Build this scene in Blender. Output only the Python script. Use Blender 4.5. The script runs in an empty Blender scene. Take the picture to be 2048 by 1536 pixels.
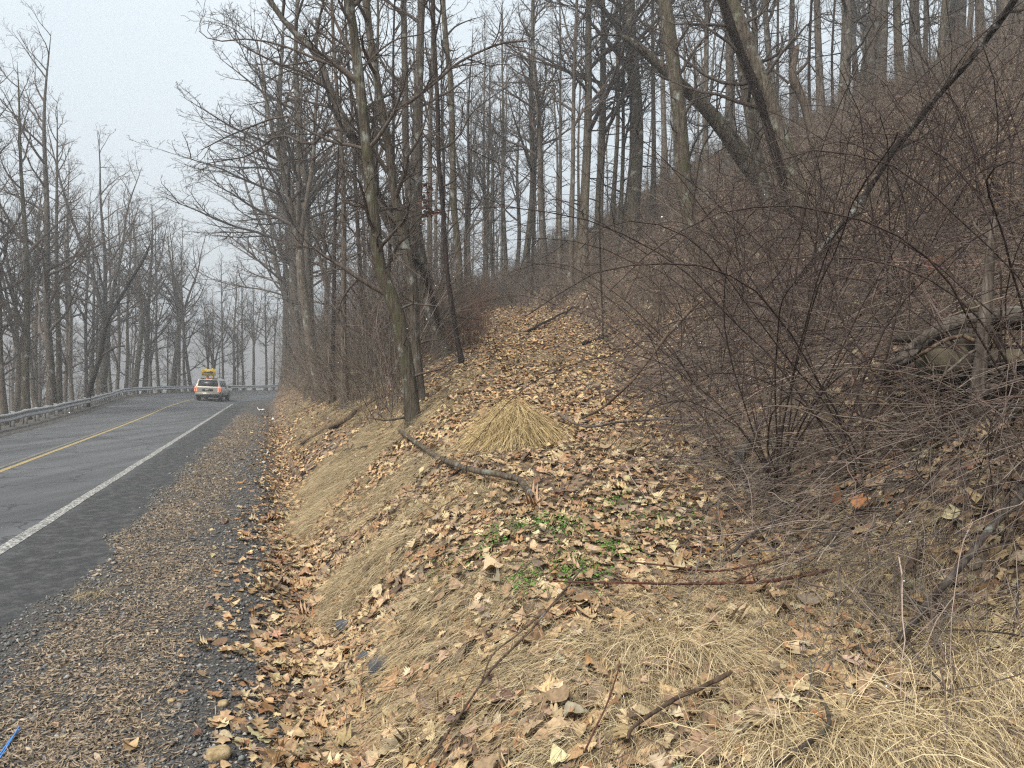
import bpy, math, random
import numpy as np

# ------------------------------------------------------------------ camera, light, exposure
S = bpy.context.scene
COL = S.collection
H, F, HOR = 1.8, 1420.0, 762.0          # eye height, focal length and horizon row (photo pixels)

cam = bpy.data.cameras.new("camera")
cam.sensor_width = 36.0
cam.lens = 36.0 * F / 2048.0
cam.shift_y = (HOR - 768.0) / 2048.0
cam.clip_start, cam.clip_end = 0.05, 4000
camo = bpy.data.objects.new("camera", cam)
camo.location = (0, 0, H)
camo.rotation_euler = (math.radians(90), 0, 0)
COL.objects.link(camo)
S.camera = camo

SUN_EL, SUN_AZ = 52.0, 215.0            # degrees; azimuth clockwise from the view direction (+y)
world = bpy.data.worlds.new("World")
S.world = world
world.use_nodes = True
wn = world.node_tree.nodes
wl = world.node_tree.links
bg = wn["Background"]
sky = wn.new("ShaderNodeTexSky")
sky.sky_type = 'NISHITA'
sky.sun_disc = False
sky.sun_elevation = math.radians(SUN_EL)
sky.sun_rotation = math.radians(SUN_AZ)
sky.dust_density = 6.0
wmix = wn.new("ShaderNodeMix")
wmix.data_type = 'RGBA'
wmix.inputs[0].default_value = 0.93     # a closed overcast over the clear sky
wl.new(sky.outputs[0], wmix.inputs[6])
wno = wn.new("ShaderNodeTexNoise")
wno.inputs["Scale"].default_value = 2.2
wno.inputs["Detail"].default_value = 4
wrp = wn.new("ShaderNodeValToRGB")
wrp.color_ramp.elements[0].position, wrp.color_ramp.elements[1].position = .3, .7
wrp.color_ramp.elements[0].color = (6.75, 7.75, 8.5, 1)
wrp.color_ramp.elements[1].color = (7.75, 8.6, 9.15, 1)
wtc = wn.new("ShaderNodeTexCoord")
wl.new(wtc.outputs["Generated"], wno.inputs["Vector"])
wl.new(wno.outputs["Fac"], wrp.inputs[0])
wl.new(wrp.outputs[0], wmix.inputs[7])
wl.new(wmix.outputs[2], bg.inputs[0])
bg.inputs[1].default_value = 0.078

sun = bpy.data.lights.new("sun", 'SUN')
sun.energy = 3.6
sun.angle = math.radians(26)
sun.color = (1.0, 0.95, 0.88)
suno = bpy.data.objects.new("sun", sun)
a = math.radians(SUN_AZ)
e = math.radians(SUN_EL)
sd = (math.sin(a) * math.cos(e), math.cos(a) * math.cos(e), math.sin(e))
from mathutils import Vector
suno.rotation_euler = Vector(sd).to_track_quat('Z', 'Y').to_euler()
COL.objects.link(suno)

S.view_settings.view_transform = 'Standard'
S.view_settings.look = 'None'
S.view_settings.exposure = 0.75
S.view_settings.gamma = 1.0
S.cycles.max_bounces = 4
S.cycles.diffuse_bounces = 2
S.cycles.glossy_bounces = 2
S.cycles.transmission_bounces = 2
S.cycles.transparent_max_bounces = 4
S.cycles.volume_bounces = 0
S.cycles.caustics_reflective = S.cycles.caustics_refractive = False
S.cycles.use_denoising = False
S.cycles.use_adaptive_sampling = False
S.cycles.filter_width = 1.25

RS = np.random.default_rng(7)

# ------------------------------------------------------------------ helpers
def vnoise(x, y, seed=0):
    """smooth value noise in -1..1, vectorised"""
    xi, yi = np.floor(x), np.floor(y)
    fx, fy = x - xi, y - yi
    fx, fy = fx * fx * (3 - 2 * fx), fy * fy * (3 - 2 * fy)
    def h(i, j):
        n = np.sin(i * 127.1 + j * 311.7 + seed * 74.7) * 43758.5453
        return (n - np.floor(n)) * 2 - 1
    a0 = h(xi, yi) * (1 - fx) + h(xi + 1, yi) * fx
    a1 = h(xi, yi + 1) * (1 - fx) + h(xi + 1, yi + 1) * fx
    return a0 * (1 - fy) + a1 * fy

def ss(a0, b0, x):
    t = np.clip((np.asarray(x, float) - a0) / (b0 - a0), 0, 1)
    return t * t * (3 - 2 * t)

def link(o, parent=None, kind=None, label=None, cat=None, group=None):
    COL.objects.link(o)
    if parent is not None:
        o.parent = parent
    if kind: o["kind"] = kind
    if label: o["label"] = label
    if cat: o["category"] = cat
    if group: o["group"] = group
    return o

def mesh_np(name, verts, faces, mat=None, smooth=True, color=None, uv=None):
    """verts (n,3); faces: list of int arrays (m,k)"""
    me = bpy.data.meshes.new(name)
    verts = np.ascontiguousarray(verts, np.float32)
    faces = [np.asarray(f, np.int32) for f in faces if len(f)]
    nl = sum(f.size for f in faces)
    npoly = sum(len(f) for f in faces)
    me.vertices.add(len(verts))
    me.vertices.foreach_set("co", verts.ravel())
    me.loops.add(nl)
    me.loops.foreach_set("vertex_index", np.concatenate([f.ravel() for f in faces]))
    me.polygons.add(npoly)
    tot = np.concatenate([np.full(len(f), f.shape[1], np.int32) for f in faces])
    st = np.concatenate([[0], np.cumsum(tot)[:-1]]).astype(np.int32)
    me.polygons.foreach_set("loop_start", st)
    if smooth:
        me.polygons.foreach_set("use_smooth", np.ones(npoly, bool))
    if color is not None:
        at = me.color_attributes.new("Col", 'FLOAT_COLOR', 'POINT')
        c = np.ones((len(verts), 4), np.float32)
        c[:, :color.shape[1]] = color
        at.data.foreach_set("color", c.ravel())
    if mat is not None:
        me.materials.append(mat)
    me.update()
    me.validate()
    return me

def obj_np(name, verts, faces, mat, parent=None, smooth=True, color=None, **kw):
    return link(bpy.data.objects.new(name, mesh_np(name, verts, faces, mat, smooth, color)), parent, **kw)

def empty(name, loc, label, cat, group=None, rz=0.0):
    o = bpy.data.objects.new(name, None)
    o.empty_display_size = 0.2
    o.location = loc
    o.rotation_euler = (0, 0, rz)
    return link(o, None, None, label, cat, group)

def nrm(v):
    return v / (np.linalg.norm(v, axis=-1, keepdims=True) + 1e-9)

class Tubes:
    """collects polylines with radii, builds them as one mesh"""
    def __init__(s):
        s.g = {}
    def add(s, pts, rad, sides=5, col=None):
        pts = np.asarray(pts, float)
        s.g.setdefault((len(pts), sides), []).append((pts[None], np.asarray(rad, float)[None], None if col is None else np.asarray(col, float)[None]))
    def add_many(s, pts, rad, sides=3, col=None):
        s.g.setdefault((pts.shape[1], sides), []).append((pts, rad, col))
    def arrays(s):
        V, Q, C, base = [], [], [], 0
        for (n, k), lst in s.g.items():
            P = np.concatenate([l[0] for l in lst])
            R = np.concatenate([l[1] for l in lst])
            c = np.concatenate([l[2] if l[2] is not None else np.full((len(l[0]), 3), .5) for l in lst])
            m = len(P)
            T = nrm(np.gradient(P, axis=1))
            d = nrm(P[:, -1] - P[:, 0])
            ax = np.eye(3)[np.argmin(np.abs(d), axis=1)]
            ref = nrm(np.cross(d, ax))[:, None, :]
            U = nrm(ref - (ref * T).sum(-1, keepdims=True) * T)
            W = np.cross(T, U)
            an = np.arange(k) * 2 * math.pi / k
            ring = P[:, :, None, :] + R[:, :, None, None] * (np.cos(an)[None, None, :, None] * U[:, :, None, :] + np.sin(an)[None, None, :, None] * W[:, :, None, :])
            V.append(ring.reshape(-1, 3))
            C.append(np.repeat(c, n * k, axis=0))
            i = np.arange(n - 1)[:, None] * k
            j = np.arange(k)[None, :]
            j2 = (j + 1) % k
            q = np.stack([i + j, i + j2, i + k + j2, i + k + j], -1).reshape(-1, 4)
            Q.append((q[None] + (np.arange(m) * n * k)[:, None, None]).reshape(-1, 4) + base)
            base += m * n * k
        return np.concatenate(V), np.concatenate(Q), np.concatenate(C)
    def mesh(s, name, mat, color=False):
        v, q, c = s.arrays()
        return mesh_np(name, v, [q], mat, True, c if color else None)
    def build(s, name, mat, parent=None, color=False, **kw):
        return link(bpy.data.objects.new(name, s.mesh(name, mat, color)), parent, **kw)

# ------------------------------------------------------------------ materials
def material(name):
    m = bpy.data.materials.new(name)
    m.use_nodes = True
    nt = m.node_tree
    return m, nt, nt.nodes["Principled BSDF"]

def node(nt, typ, **kw):
    n = nt.nodes.new(typ)
    for k, v in kw.items():
        setattr(n, k, v)
    return n

def coords(nt, scale=(1, 1, 1), kind="Object"):
    tc = node(nt, "ShaderNodeTexCoord")
    mp = node(nt, "ShaderNodeMapping")
    mp.inputs["Scale"].default_value = scale
    nt.links.new(tc.outputs[kind], mp.inputs[0])
    return mp.outputs[0]

def noise(nt, vec, scale, detail=4, rough=.6):
    n = node(nt, "ShaderNodeTexNoise")
    n.inputs["Scale"].default_value = scale
    n.inputs["Detail"].default_value = detail
    n.inputs["Roughness"].default_value = rough
    if vec is not None:
        nt.links.new(vec, n.inputs["Vector"])
    return n.outputs["Fac"]

def ramp(nt, fac, stops):
    r = node(nt, "ShaderNodeValToRGB")
    el = r.color_ramp.elements
    while len(el) > 1:
        el.remove(el[0])
    for i, (p, c) in enumerate(stops):
        x = el[0] if i == 0 else el.new(p)
        x.position = p
        x.color = (*c, 1) if len(c) == 3 else c
    nt.links.new(fac, r.inputs[0])
    return r.outputs[0]

def mix(nt, fac, c1, c2, blend='MIX'):
    m = node(nt, "ShaderNodeMix", data_type='RGBA', blend_type=blend)
    for sock, v in ((m.inputs[0], fac), (m.inputs[6], c1), (m.inputs[7], c2)):
        if hasattr(v, "links"):
            nt.links.new(v, sock)
        else:
            sock.default_value = v if isinstance(v, (int, float)) else (*v, 1)
    return m.outputs[2]

def bump(nt, b, height, strength=.5, dist=.02):
    n = node(nt, "ShaderNodeBump")
    n.inputs["Strength"].default_value = strength
    n.inputs["Distance"].default_value = dist
    nt.links.new(height, n.inputs["Height"])
    nt.links.new(n.outputs[0], b.inputs["Normal"])

def simple(name, col, rough=.6, metal=0.0, emit=None, es=1.0):
    m, nt, b = material(name)
    v = coords(nt)
    f = noise(nt, v, 9, 5)
    c = ramp(nt, f, [(.3, tuple(x * .86 for x in col)), (.7, tuple(min(1, x * 1.1) for x in col))])
    nt.links.new(c, b.inputs["Base Color"])
    b.inputs["Roughness"].default_value = rough
    b.inputs["Metallic"].default_value = metal
    if emit:
        b.inputs["Emission Color"].default_value = (*emit, 1)
        b.inputs["Emission Strength"].default_value = es
    return m

def bark(name, dark, mid, light, lichen=.0, moss=0.0, lich_col=(.30, .31, .27)):
    m, nt, b = material(name)
    v = coords(nt, (20, 20, 2.4))
    nA = noise(nt, v, 1.0, 6, .72)
    vr = node(nt, "ShaderNodeTexVoronoi", feature='DISTANCE_TO_EDGE')
    vr.inputs["Scale"].default_value = 1.5
    nt.links.new(v, vr.inputs["Vector"])
    mm = node(nt, "ShaderNodeMath", operation='MULTIPLY_ADD')
    nt.links.new(vr.outputs["Distance"], mm.inputs[0])
    mm.inputs[1].default_value = .42
    nt.links.new(nA, mm.inputs[2])
    m2 = node(nt, "ShaderNodeMath", operation='SUBTRACT')
    nt.links.new(mm.outputs[0], m2.inputs[0])
    m2.inputs[1].default_value = .09
    n1 = m2.outputs[0]
    c = ramp(nt, n1, [(.30, dark), (.5, mid), (.72, light)])
    oi = node(nt, "ShaderNodeObjectInfo")
    rr = ramp(nt, oi.outputs["Random"], [(0, (.72, .72, .74)), (.5, (1, .98, .95)), (1, (1.25, 1.2, 1.16))])
    c = mix(nt, 1.0, c, rr, 'MULTIPLY')
    if lichen:
        v2 = coords(nt, (2.5, 2.5, 1.6))
        n2 = noise(nt, v2, 1.7, 5, .65)
        f = ramp(nt, n2, [(.62 - lichen * .25, (0, 0, 0)), (.74 - lichen * .2, (1, 1, 1))])
        c = mix(nt, f, c, lich_col)
    if moss:
        n3 = noise(nt, coords(nt, (3, 3, 1.5)), 1.3, 4)
        f = ramp(nt, n3, [(.52, (0, 0, 0)), (.7, (moss, moss, moss))])
        c = mix(nt, f, c, (.065, .07, .022))
    nt.links.new(c, b.inputs["Base Color"])
    b.inputs["Roughness"].default_value = .95
    b.inputs["Specular IOR Level"].default_value = .15
    bump(nt, b, n1, .9, .03)
    return m

M = {}
M['bark'] = bark("bark_grey_brown", (.048, .039, .031), (.122, .102, .083), (.205, .178, .15), .25, .35)
M['bark_olive'] = bark("bark_olive", (.038, .031, .023), (.098, .082, .061), (.165, .145, .112), .2, .6)
M['bark_dark'] = bark("bark_dark", (.014, .011, .010), (.040, .031, .027), (.075, .060, .052))
M['bark_far'] = bark("bark_far", (.055, .045, .040), (.10, .085, .076), (.16, .14, .125), .2, .3)
M['bark_pale'] = bark("bark_pale", (.10, .075, .055), (.21, .165, .125), (.33, .275, .215))
M['bark_lichen'] = bark("bark_lichen", (.035, .028, .022), (.10, .083, .065), (.185, .16, .125), .25, .4, (.26, .27, .22))
M['wood_grey'] = bark("weathered_wood", (.05, .041, .034), (.13, .11, .093), (.235, .205, .18), .2)
M['wood_brown'] = bark("brown_wood", (.05, .034, .024), (.12, .085, .06), (.20, .15, .11), .1)
M['twig'] = bark("twig_bark", (.055, .044, .037), (.105, .086, .073), (.17, .142, .122))
M['pole'] = bark("pole_bark", (.018, .014, .012), (.05, .04, .034), (.10, .085, .072), .35, 0, (.55, .57, .53))
M['red_cane'] = bark("red_cane", (.05, .022, .016), (.12, .055, .04), (.19, .10, .07))
M['vine'] = bark("hairy_vine", (.010, .007, .006), (.028, .019, .015), (.055, .038, .030))

def vcol(name, rough=.85, trans=0.0, var=.12, scale=60):
    m, nt, b = material(name)
    at = node(nt, "ShaderNodeAttribute", attribute_name="Col")
    n = noise(nt, coords(nt), scale, 3)
    f = ramp(nt, n, [(.3, (1 - var * 1.6,) * 3), (.7, (1 + var,) * 3)])
    c = mix(nt, 1.0, at.outputs["Color"], f, 'MULTIPLY')
    nt.links.new(c, b.inputs["Base Color"])
    b.inputs["Roughness"].default_value = rough
    b.inputs["Specular IOR Level"].default_value = .25
    return m
M['leaf'] = vcol("dry_leaf", .75, var=.22, scale=45)
M['straw'] = vcol("dry_straw", .8)
M['brush'] = vcol("brush_stems", .9)
M['stone_bits'] = vcol("gravel_stone", .85, var=.2, scale=120)
M['green'] = vcol("green_leaf", .7)

# ------------------------------------------------------------------ the land
TH = math.atan(.342)
DX, DY = -math.sin(TH), math.cos(TH)       # road direction
RX, RY = math.cos(TH), math.sin(TH)        # to the right of the road
Y1 = 58.0
W0 = np.array([-2.85 - .342 * Y1, Y1])     # where the bend starts on the white line
RB = 22.0
CB = W0 + RB * np.array([RX, RY])

def offs(x, y):
    """signed distance right of the white edge line, and distance along it (0 at the bend's start)"""
    dx, dy = x - W0[0], y - W0[1]
    al = dx * DX + dy * DY
    o = dx * RX + dy * RY
    r = np.hypot(x - CB[0], y - CB[1])
    ang = np.arctan2((x - CB[0]) * DX + (y - CB[1]) * DY, -((x - CB[0]) * RX + (y - CB[1]) * RY))
    o2 = RB - r + np.maximum(0, x + 4) * 1.5
    bend = al > 0
    return np.where(bend, o2, o), np.where(bend, np.maximum(ang, 0) * RB, al)

def rpt(s, o):
    """point at distance s along the white line, o to its right"""
    s, o = np.broadcast_arrays(np.asarray(s, float), np.asarray(o, float))
    x = W0[0] + s * DX + o * RX
    y = W0[1] + s * DY + o * RY
    an = np.maximum(s, 0) / RB
    rr = RB - o
    xb = CB[0] + rr * (-np.cos(an) * RX + np.sin(an) * DX)
    yb = CB[1] + rr * (-np.cos(an) * RY + np.sin(an) * DY)
    return np.where(s > 0, xb, x), np.where(s > 0, yb, y)

def rail_off(s):
    return -(6.3 + np.clip((s + 35) * .055, -.6, 2.2))

def yel_off(s):
    return -(2.45 + np.clip((s + 46) * .034, -.3, 1.15))

def tilt(s):
    return .085 * ss(-34, 14, s)

def zroad(s, o):
    return tilt(s) * np.clip(-o, 0, 11)

def prof(y):
    y = np.asarray(y, float)
    return .15 + .0 * y + np.where(y > 2, .165 * (y - 2) - .012 * np.minimum(y - 2, 4), 0) * (1 - .0 * y) - np.maximum(0, y - 44) * .15

def bench(x, y):
    x = np.asarray(x, float)
    p = prof(y)
    lf = np.maximum(0, -1.4 - x)
    z = p - .27 * lf * ss(8, 26, y) - .03 * lf
    r = x - 2.0 + np.clip(y - 27, 0, 14) * .25 + .25 * vnoise(y * .6, y * 0 + 3, 5)
    r = np.where(r > 0, r, 0)
    up = np.minimum(r, 12) * .60 + np.clip(r - 12, 0, 40) * .42
    up = up * ss(0, 1.2, r) + .02 * np.clip(y - 10, 0, 40) * ss(1.5, 8, r)
    up = up + ss(.3, 2.5, r) * (.16 * vnoise(x * .9, y * .9, 9) + .08 * vnoise(x * 2.3, y * 2.3, 11))
    return z + up

# a hollow under a rock ledge in the slope at the right
LEDGE = np.array([3.75, 5.75])

def ground(x, y):
    x, y = np.asarray(x, float), np.asarray(y, float)
    o, s = offs(x, y)
    zr = zroad(s, o)
    edge = 1.02 + .16 * vnoise(s * 1.3, s * 0, 2) + .08 * vnoise(s * 4.1, s * 0, 4)
    sh = np.where(o < edge, -.07 + np.maximum(0, o - edge + .3) * .25, np.minimum(.012, (o - edge) * .25)) - .0
    ditch = -.17 * np.exp(-((o - 3.0) / .38) ** 2) - .04 * ss(1.4, 2.6, o)
    rough = .018 * vnoise(x * 5, y * 5, 1) * ss(1.1, 2, o)
    zsh = sh + ditch + rough
    b = (.80 + 1.0 * ss(-32, -8, s)) * (o - 3.35 + .35 * ss(-32, -8, s) + .18 * vnoise(s * .7, s * 0, 21) + .1 * vnoise(s * 2, s * 0, 22))
    be = bench(x, y) + .05 * vnoise(x * .8, y * .8, 6) + .025 * vnoise(x * 2.2, y * 2.2, 7)
    k = .35
    hh = np.clip(.5 + .5 * (be - b) / k, 0, 1)
    sm = be * (1 - hh) + b * hh - k * hh * (1 - hh)
    hill = np.where(o > 3.2, np.maximum(sm, zsh), zsh)
    ro = rail_off(s)
    lt = ro - .5 - o
    lf = -np.clip(lt, 0, 50) * .42 - np.clip(lt - 50, 0, 200) * .12 + .2 * vnoise(x * .4, y * .4, 31) * ss(0, 3, lt)
    z = np.where(o < -1, zr + np.where(o < ro + .9, .03, -.07), zr * 0 + hill + np.where(o < .2, zr, 0))
    z = np.where(lt > 0, zr + .03 + lf, z)
    # the hollow
    q = np.exp(-(((x - LEDGE[0]) / .75) ** 2 + ((y - LEDGE[1]) / .55) ** 2) ** 2)
    z = z - .75 * q
    return z

def gnormal(x, y, e=.06):
    zx = (ground(x + e, y) - ground(x - e, y)) / (2 * e)
    zy = (ground(x, y + e) - ground(x, y - e)) / (2 * e)
    return nrm(np.stack([-zx, -zy, np.ones_like(zx)], -1))

def P(px, py, d):
    return np.array([(px - 1024) / F * d, d, H + (HOR - py) / F * d])

_ds = np.concatenate([np.arange(1.2, 12, .03), np.arange(12, 150, .1)])
def G(px, py):
    x = (px - 1024) / F * _ds
    z = H + (HOR - py) / F * _ds
    hit = np.nonzero(z <= ground(x, _ds))[0]
    i = hit[0] if len(hit) else -1
    return np.array([x[i], _ds[i], ground(x[i:i + 1], _ds[i:i + 1])[0]])

def G2(px, py, lift):
    """where the sight line through a photo pixel comes within LIFT of the ground"""
    x = (px - 1024) / F * _ds
    z = H + (HOR - py) / F * _ds
    hit = np.nonzero(z <= ground(x, _ds) + lift)[0]
    i = hit[0] if len(hit) else -1
    return np.array([x[i], _ds[i], z[i]])

def gz(x, y):
    return float(ground(np.array([x]), np.array([y]))[0])

# ground sheet: a grid that is fine near the camera and coarse far off
def spaced(lo, hi, c, fine, n):
    k = np.linspace(-1, 1, n)
    f = np.sinh(k * 5.2) / math.sinh(5.2)
    v = np.where(f < 0, c + f * (c - lo), c + f * (hi - c))
    return v
gx = np.unique(np.concatenate([np.linspace(-26, 16, 420), -26 - np.geomspace(.2, 900, 60), 16 + np.geomspace(.2, 700, 60)]))
gy = np.unique(np.concatenate([np.linspace(-6, 16, 240), 16 + np.geomspace(.1, 74, 190), 90 + np.geomspace(1, 900, 50), -6 - np.geomspace(.2, 300, 25)]))
XX, YY = np.meshgrid(gx, gy)
ZZ = ground(XX, YY)
gv = np.stack([XX, YY, ZZ], -1).reshape(-1, 3)
nx, ny = len(gx), len(gy)
ii = (np.arange(ny - 1)[:, None] * nx + np.arange(nx - 1)[None, :])
gq = np.stack([ii, ii + 1, ii + nx + 1, ii + nx], -1).reshape(-1, 4)
oo, so = offs(gv[:, 0], gv[:, 1])
nz = .35 * vnoise(gv[:, 0] * 1.4, gv[:, 1] * 1.4, 3)
zone_gravel = ss(3.15, 2.6, oo + nz * .4) * ss(-60, -59, oo) + 0
zone_gravel = np.clip(np.where(oo < rail_off(so) - .6, 0, zone_gravel), 0, 1)
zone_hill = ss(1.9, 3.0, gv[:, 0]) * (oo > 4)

mg, nt, b = material("ground_earth")
at = node(nt, "ShaderNodeAttribute", attribute_name="Col")
sep = node(nt, "ShaderNodeSeparateColor")
nt.links.new(at.outputs["Color"], sep.inputs[0])
v = coords(nt)
vo = node(nt, "ShaderNodeTexVoronoi")
vo.inputs["Scale"].default_value = 13
nt.links.new(v, vo.inputs["Vector"])
sepv = node(nt, "ShaderNodeSeparateColor")
nt.links.new(vo.outputs["Color"], sepv.inputs[0])
leafc = ramp(nt, sepv.outputs[0], [(0, (.09, .06, .04)), (.35, (.18, .125, .085)), (.65, (.28, .205, .14)), (.9, (.37, .29, .20)), (1, (.17, .08, .045))])
nb = noise(nt, v, 2.2, 5)
leafc = mix(nt, 1.0, leafc, ramp(nt, nb, [(.3, (.55, .55, .55)), (.7, (1.05, 1.05, 1.05))]), 'MULTIPLY')
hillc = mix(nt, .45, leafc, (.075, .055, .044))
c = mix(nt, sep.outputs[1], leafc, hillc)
ng = noise(nt, v, 55, 4, .75)
gravc = ramp(nt, ng, [(.32, (.028, .028, .028)), (.5, (.085, .083, .080)), (.68, (.20, .195, .185))])
nl = noise(nt, v, 26, 5, .8)
gravc = mix(nt, ramp(nt, nl, [(.52, (0, 0, 0)), (.62, (.8, .8, .8))]), gravc, (.16, .115, .08))
c = mix(nt, sep.outputs[0], c, gravc)
nt.links.new(c, b.inputs["Base Color"])
b.inputs["Roughness"].default_value = 1
b.inputs["Specular IOR Level"].default_value = .1
bump(nt, b, ng, .8, .03)
M['ground'] = mg
gcol = np.stack([zone_gravel, zone_hill, zone_hill * 0], -1)
obj_np("ground", gv, [gq], mg, kind="structure", color=gcol)

# far hills across the valley
mh, nt, b = material("wooded_hill")
v = coords(nt)
c = ramp(nt, noise(nt, v, .06, 8, .8), [(.3, (.05, .045, .045)), (.7, (.12, .105, .10))])
nt.links.new(c, b.inputs["Base Color"])
b.inputs["Roughness"].default_value = 1
an = np.radians(np.linspace(-100, 40, 240))
rows = []
for k, (r, hgt) in enumerate(((300, -60), (340, -35), (390, 0), (430, 24), (470, 38), (520, 46), (700, 30))):
    w = hgt * (1 + .22 * vnoise(an * 7, an * 0 + k * .3, 41) + .05 * vnoise(an * 60, an * 0 + k, 42)) if hgt > 0 else hgt + 0 * an
    rows.append(np.stack([np.sin(an) * r, np.cos(an) * r, w], -1))
hv = np.concatenate(rows)
n = len(an)
ii = (np.arange(len(rows) - 1)[:, None] * n + np.arange(n - 1)[None, :])
obj_np("hills", hv, [np.stack([ii, ii + 1, ii + n + 1, ii + n], -1).reshape(-1, 4)], mh, kind="structure")

# ------------------------------------------------------------------ road
def strip(name, s, offsets, zoff, mat, **kw):
    """offsets: list of arrays (len s), left to right"""
    n = len(s)
    vs = []
    for o in offsets:
        x, y = rpt(s, o)
        vs.append(np.stack([x, y, zroad(s, o) + zoff], -1))
    m = len(offsets)
    v = np.concatenate(vs)
    ii = (np.arange(m - 1)[:, None] * n + np.arange(n - 1)[None, :])
    q = np.stack([ii, ii + n, ii + n + 1, ii + 1], -1).reshape(-1, 4)
    return obj_np(name, v, [q[:, ::-1]], mat, **kw)

rs = np.concatenate([np.linspace(-110, -62, 25), np.linspace(-61.6, 0, 300), np.linspace(.3, 46, 110)])
ma, nt, b = material("asphalt")
at = node(nt, "ShaderNodeAttribute", attribute_name="Col")
sp = node(nt, "ShaderNodeSeparateColor")
nt.links.new(at.outputs["Color"], sp.inputs[0])
v = coords(nt)
nf = noise(nt, v, 130, 3, .8)
base = ramp(nt, nf, [(.3, (.072, .073, .076)), (.5, (.098, .099, .102)), (.72, (.145, .146, .149))])
mpx = node(nt, "ShaderNodeMapping")
mpx.inputs["Rotation"].default_value = (0, 0, -TH)
mpx.inputs["Scale"].default_value = (1.6, .10, 1)
tc = node(nt, "ShaderNodeTexCoord")
nt.links.new(tc.outputs["Object"], mpx.inputs[0])
nst = noise(nt, mpx.outputs[0], 1.0, 5, .6)
base = mix(nt, 1.0, base, ramp(nt, nst, [(.35, (.66, .66, .66)), (.62, (1.08, 1.08, 1.08))]), 'MULTIPLY')
vc = node(nt, "ShaderNodeTexVoronoi", feature='DISTANCE_TO_EDGE')
vc.inputs["Scale"].default_value = .45
wob = node(nt, "ShaderNodeVectorMath", operation='ADD')
nzc = node(nt, "ShaderNodeTexNoise")
nzc.inputs["Scale"].default_value = 1.6
nzc.inputs["Detail"].default_value = 6
nt.links.new(v, nzc.inputs["Vector"])
nt.links.new(v, wob.inputs[0])
nt.links.new(nzc.outputs["Color"], wob.inputs[1])
nt.links.new(wob.outputs[0], vc.inputs["Vector"])
base = mix(nt, 1.0, base, ramp(nt, vc.outputs["Distance"], [(.004, (.5, .5, .5)), (.012, (1, 1, 1))]), 'MULTIPLY')
np2 = noise(nt, v, .45, 5)
base = mix(nt, 1.0, base, ramp(nt, np2, [(.35, (.84, .84, .85)), (.65, (1.06, 1.06, 1.06))]), 'MULTIPLY')
shc = ramp(nt, noise(nt, v, 70, 5, .8), [(.34, (.015, .015, .016)), (.52, (.033, .033, .034)), (.7, (.07, .069, .067))])
shc = mix(nt, ramp(nt, noise(nt, v, 5.5, 6, .75), [(.46, (0, 0, 0)), (.66, (.75, .75, .75))]), shc, (.10, .098, .094))
base = mix(nt, sp.outputs[0], base, shc)
nt.links.new(base, b.inputs["Base Color"])
b.inputs["Roughness"].default_value = .82
b.inputs["Specular IOR Level"].default_value = .35
bump(nt, b, nf, .4, .006)
M['asphalt'] = ma
lo = rail_off(rs) + .75
cols = [lo - .05] + [lo * (1 - t) + (-.1) * t for t in np.linspace(0.02, 1, 12)] + [rs * 0 + .22 + .12 * vnoise(rs * 1.1, rs * 0, 51), rs * 0 + .5, rs * 0 + .9, rs * 0 + 1.35]
ro = strip("road", rs, cols, 0.0, ma, kind="structure")
rc = np.zeros((len(rs) * len(cols), 3))
for i in range(3):
    rc[(13 + i) * len(rs):, 0] = 1
rc[:len(rs), 0] = .6
at = ro.data.color_attributes.new("Col", 'FLOAT_COLOR', 'POINT')
at.data.foreach_set("color", np.concatenate([rc, np.ones((len(rc), 1))], 1).astype(np.float32).ravel())

def paint(name, col, wear, dirt=(.085, .085, .085)):
    m, nt, b = material(name)
    v = coords(nt)
    n1 = noise(nt, v, 24, 6, .8)
    n2 = noise(nt, v, 3.0, 4, .6)
    f = ramp(nt, n1, [(wear - .06, (0, 0, 0)), (wear + .06, (1, 1, 1))])
    c = mix(nt, f, dirt, col)
    c = mix(nt, 1.0, c, ramp(nt, n2, [(.3, (.75, .75, .75)), (.65, (1, 1, 1))]), 'MULTIPLY')
    nt.links.new(c, b.inputs["Base Color"])
    b.inputs["Roughness"].default_value = .7
    return m
wv = .012 * vnoise(rs * 2.3, rs * 0, 61)
es = rs[rs < -3]
wv = wv[rs < -3]
strip("edge_line", es, [-.075 + wv, .075 + wv], .005, paint("white_paint", (.54, .52, .47), .52), kind="structure")
yo = yel_off(rs)
strip("centre_line", rs, [yo + .04, yo + .155], .005, paint("yellow_paint", (.42, .31, .12), .46, (.15, .13, .09)), kind="structure")
strip("centre_line_worn", rs, [yo - .155, yo - .045], .005, paint("worn_yellow_paint", (.27, .24, .17), .53), kind="structure")

# ------------------------------------------------------------------ guard rail
mgal = simple("galvanised_steel", (.46, .47, .48), .42, .55)
mpost = simple("weathered_post", (.24, .235, .225), .8, .1)
gr = empty("guard_rail", (*[float(t) for t in rpt(-20., rail_off(np.array(-20.)))], 0), "long galvanised steel W-beam guard rail along the outer edge of the bending road", "guard rail")
gr_inv = np.array(gr.location)
prof_w = [(-.02, .155), (.03, .145), (.055, .11), (.055, .075), (.0, .03), (-.005, 0), (.0, -.03), (.055, -.075), (.055, -.11), (.03, -.145), (-.02, -.155)]
prof_w = prof_w + [(-.028, -.15), (.02, -.138), (.045, -.108), (.045, -.078), (-.01, -.03), (-.015, 0), (-.01, .03), (.045, .078), (.045, .108), (.02, .138), (-.028, .15)]
seg = 7.6
def rail_pt(s, dn, dz):
    o = rail_off(s) + dn
    x, y = rpt(s, o)
    return np.stack([x, y, zroad(s, rail_off(s)) + .03 + dz], -1) - gr_inv
s0 = -58.0
si = 0
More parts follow.
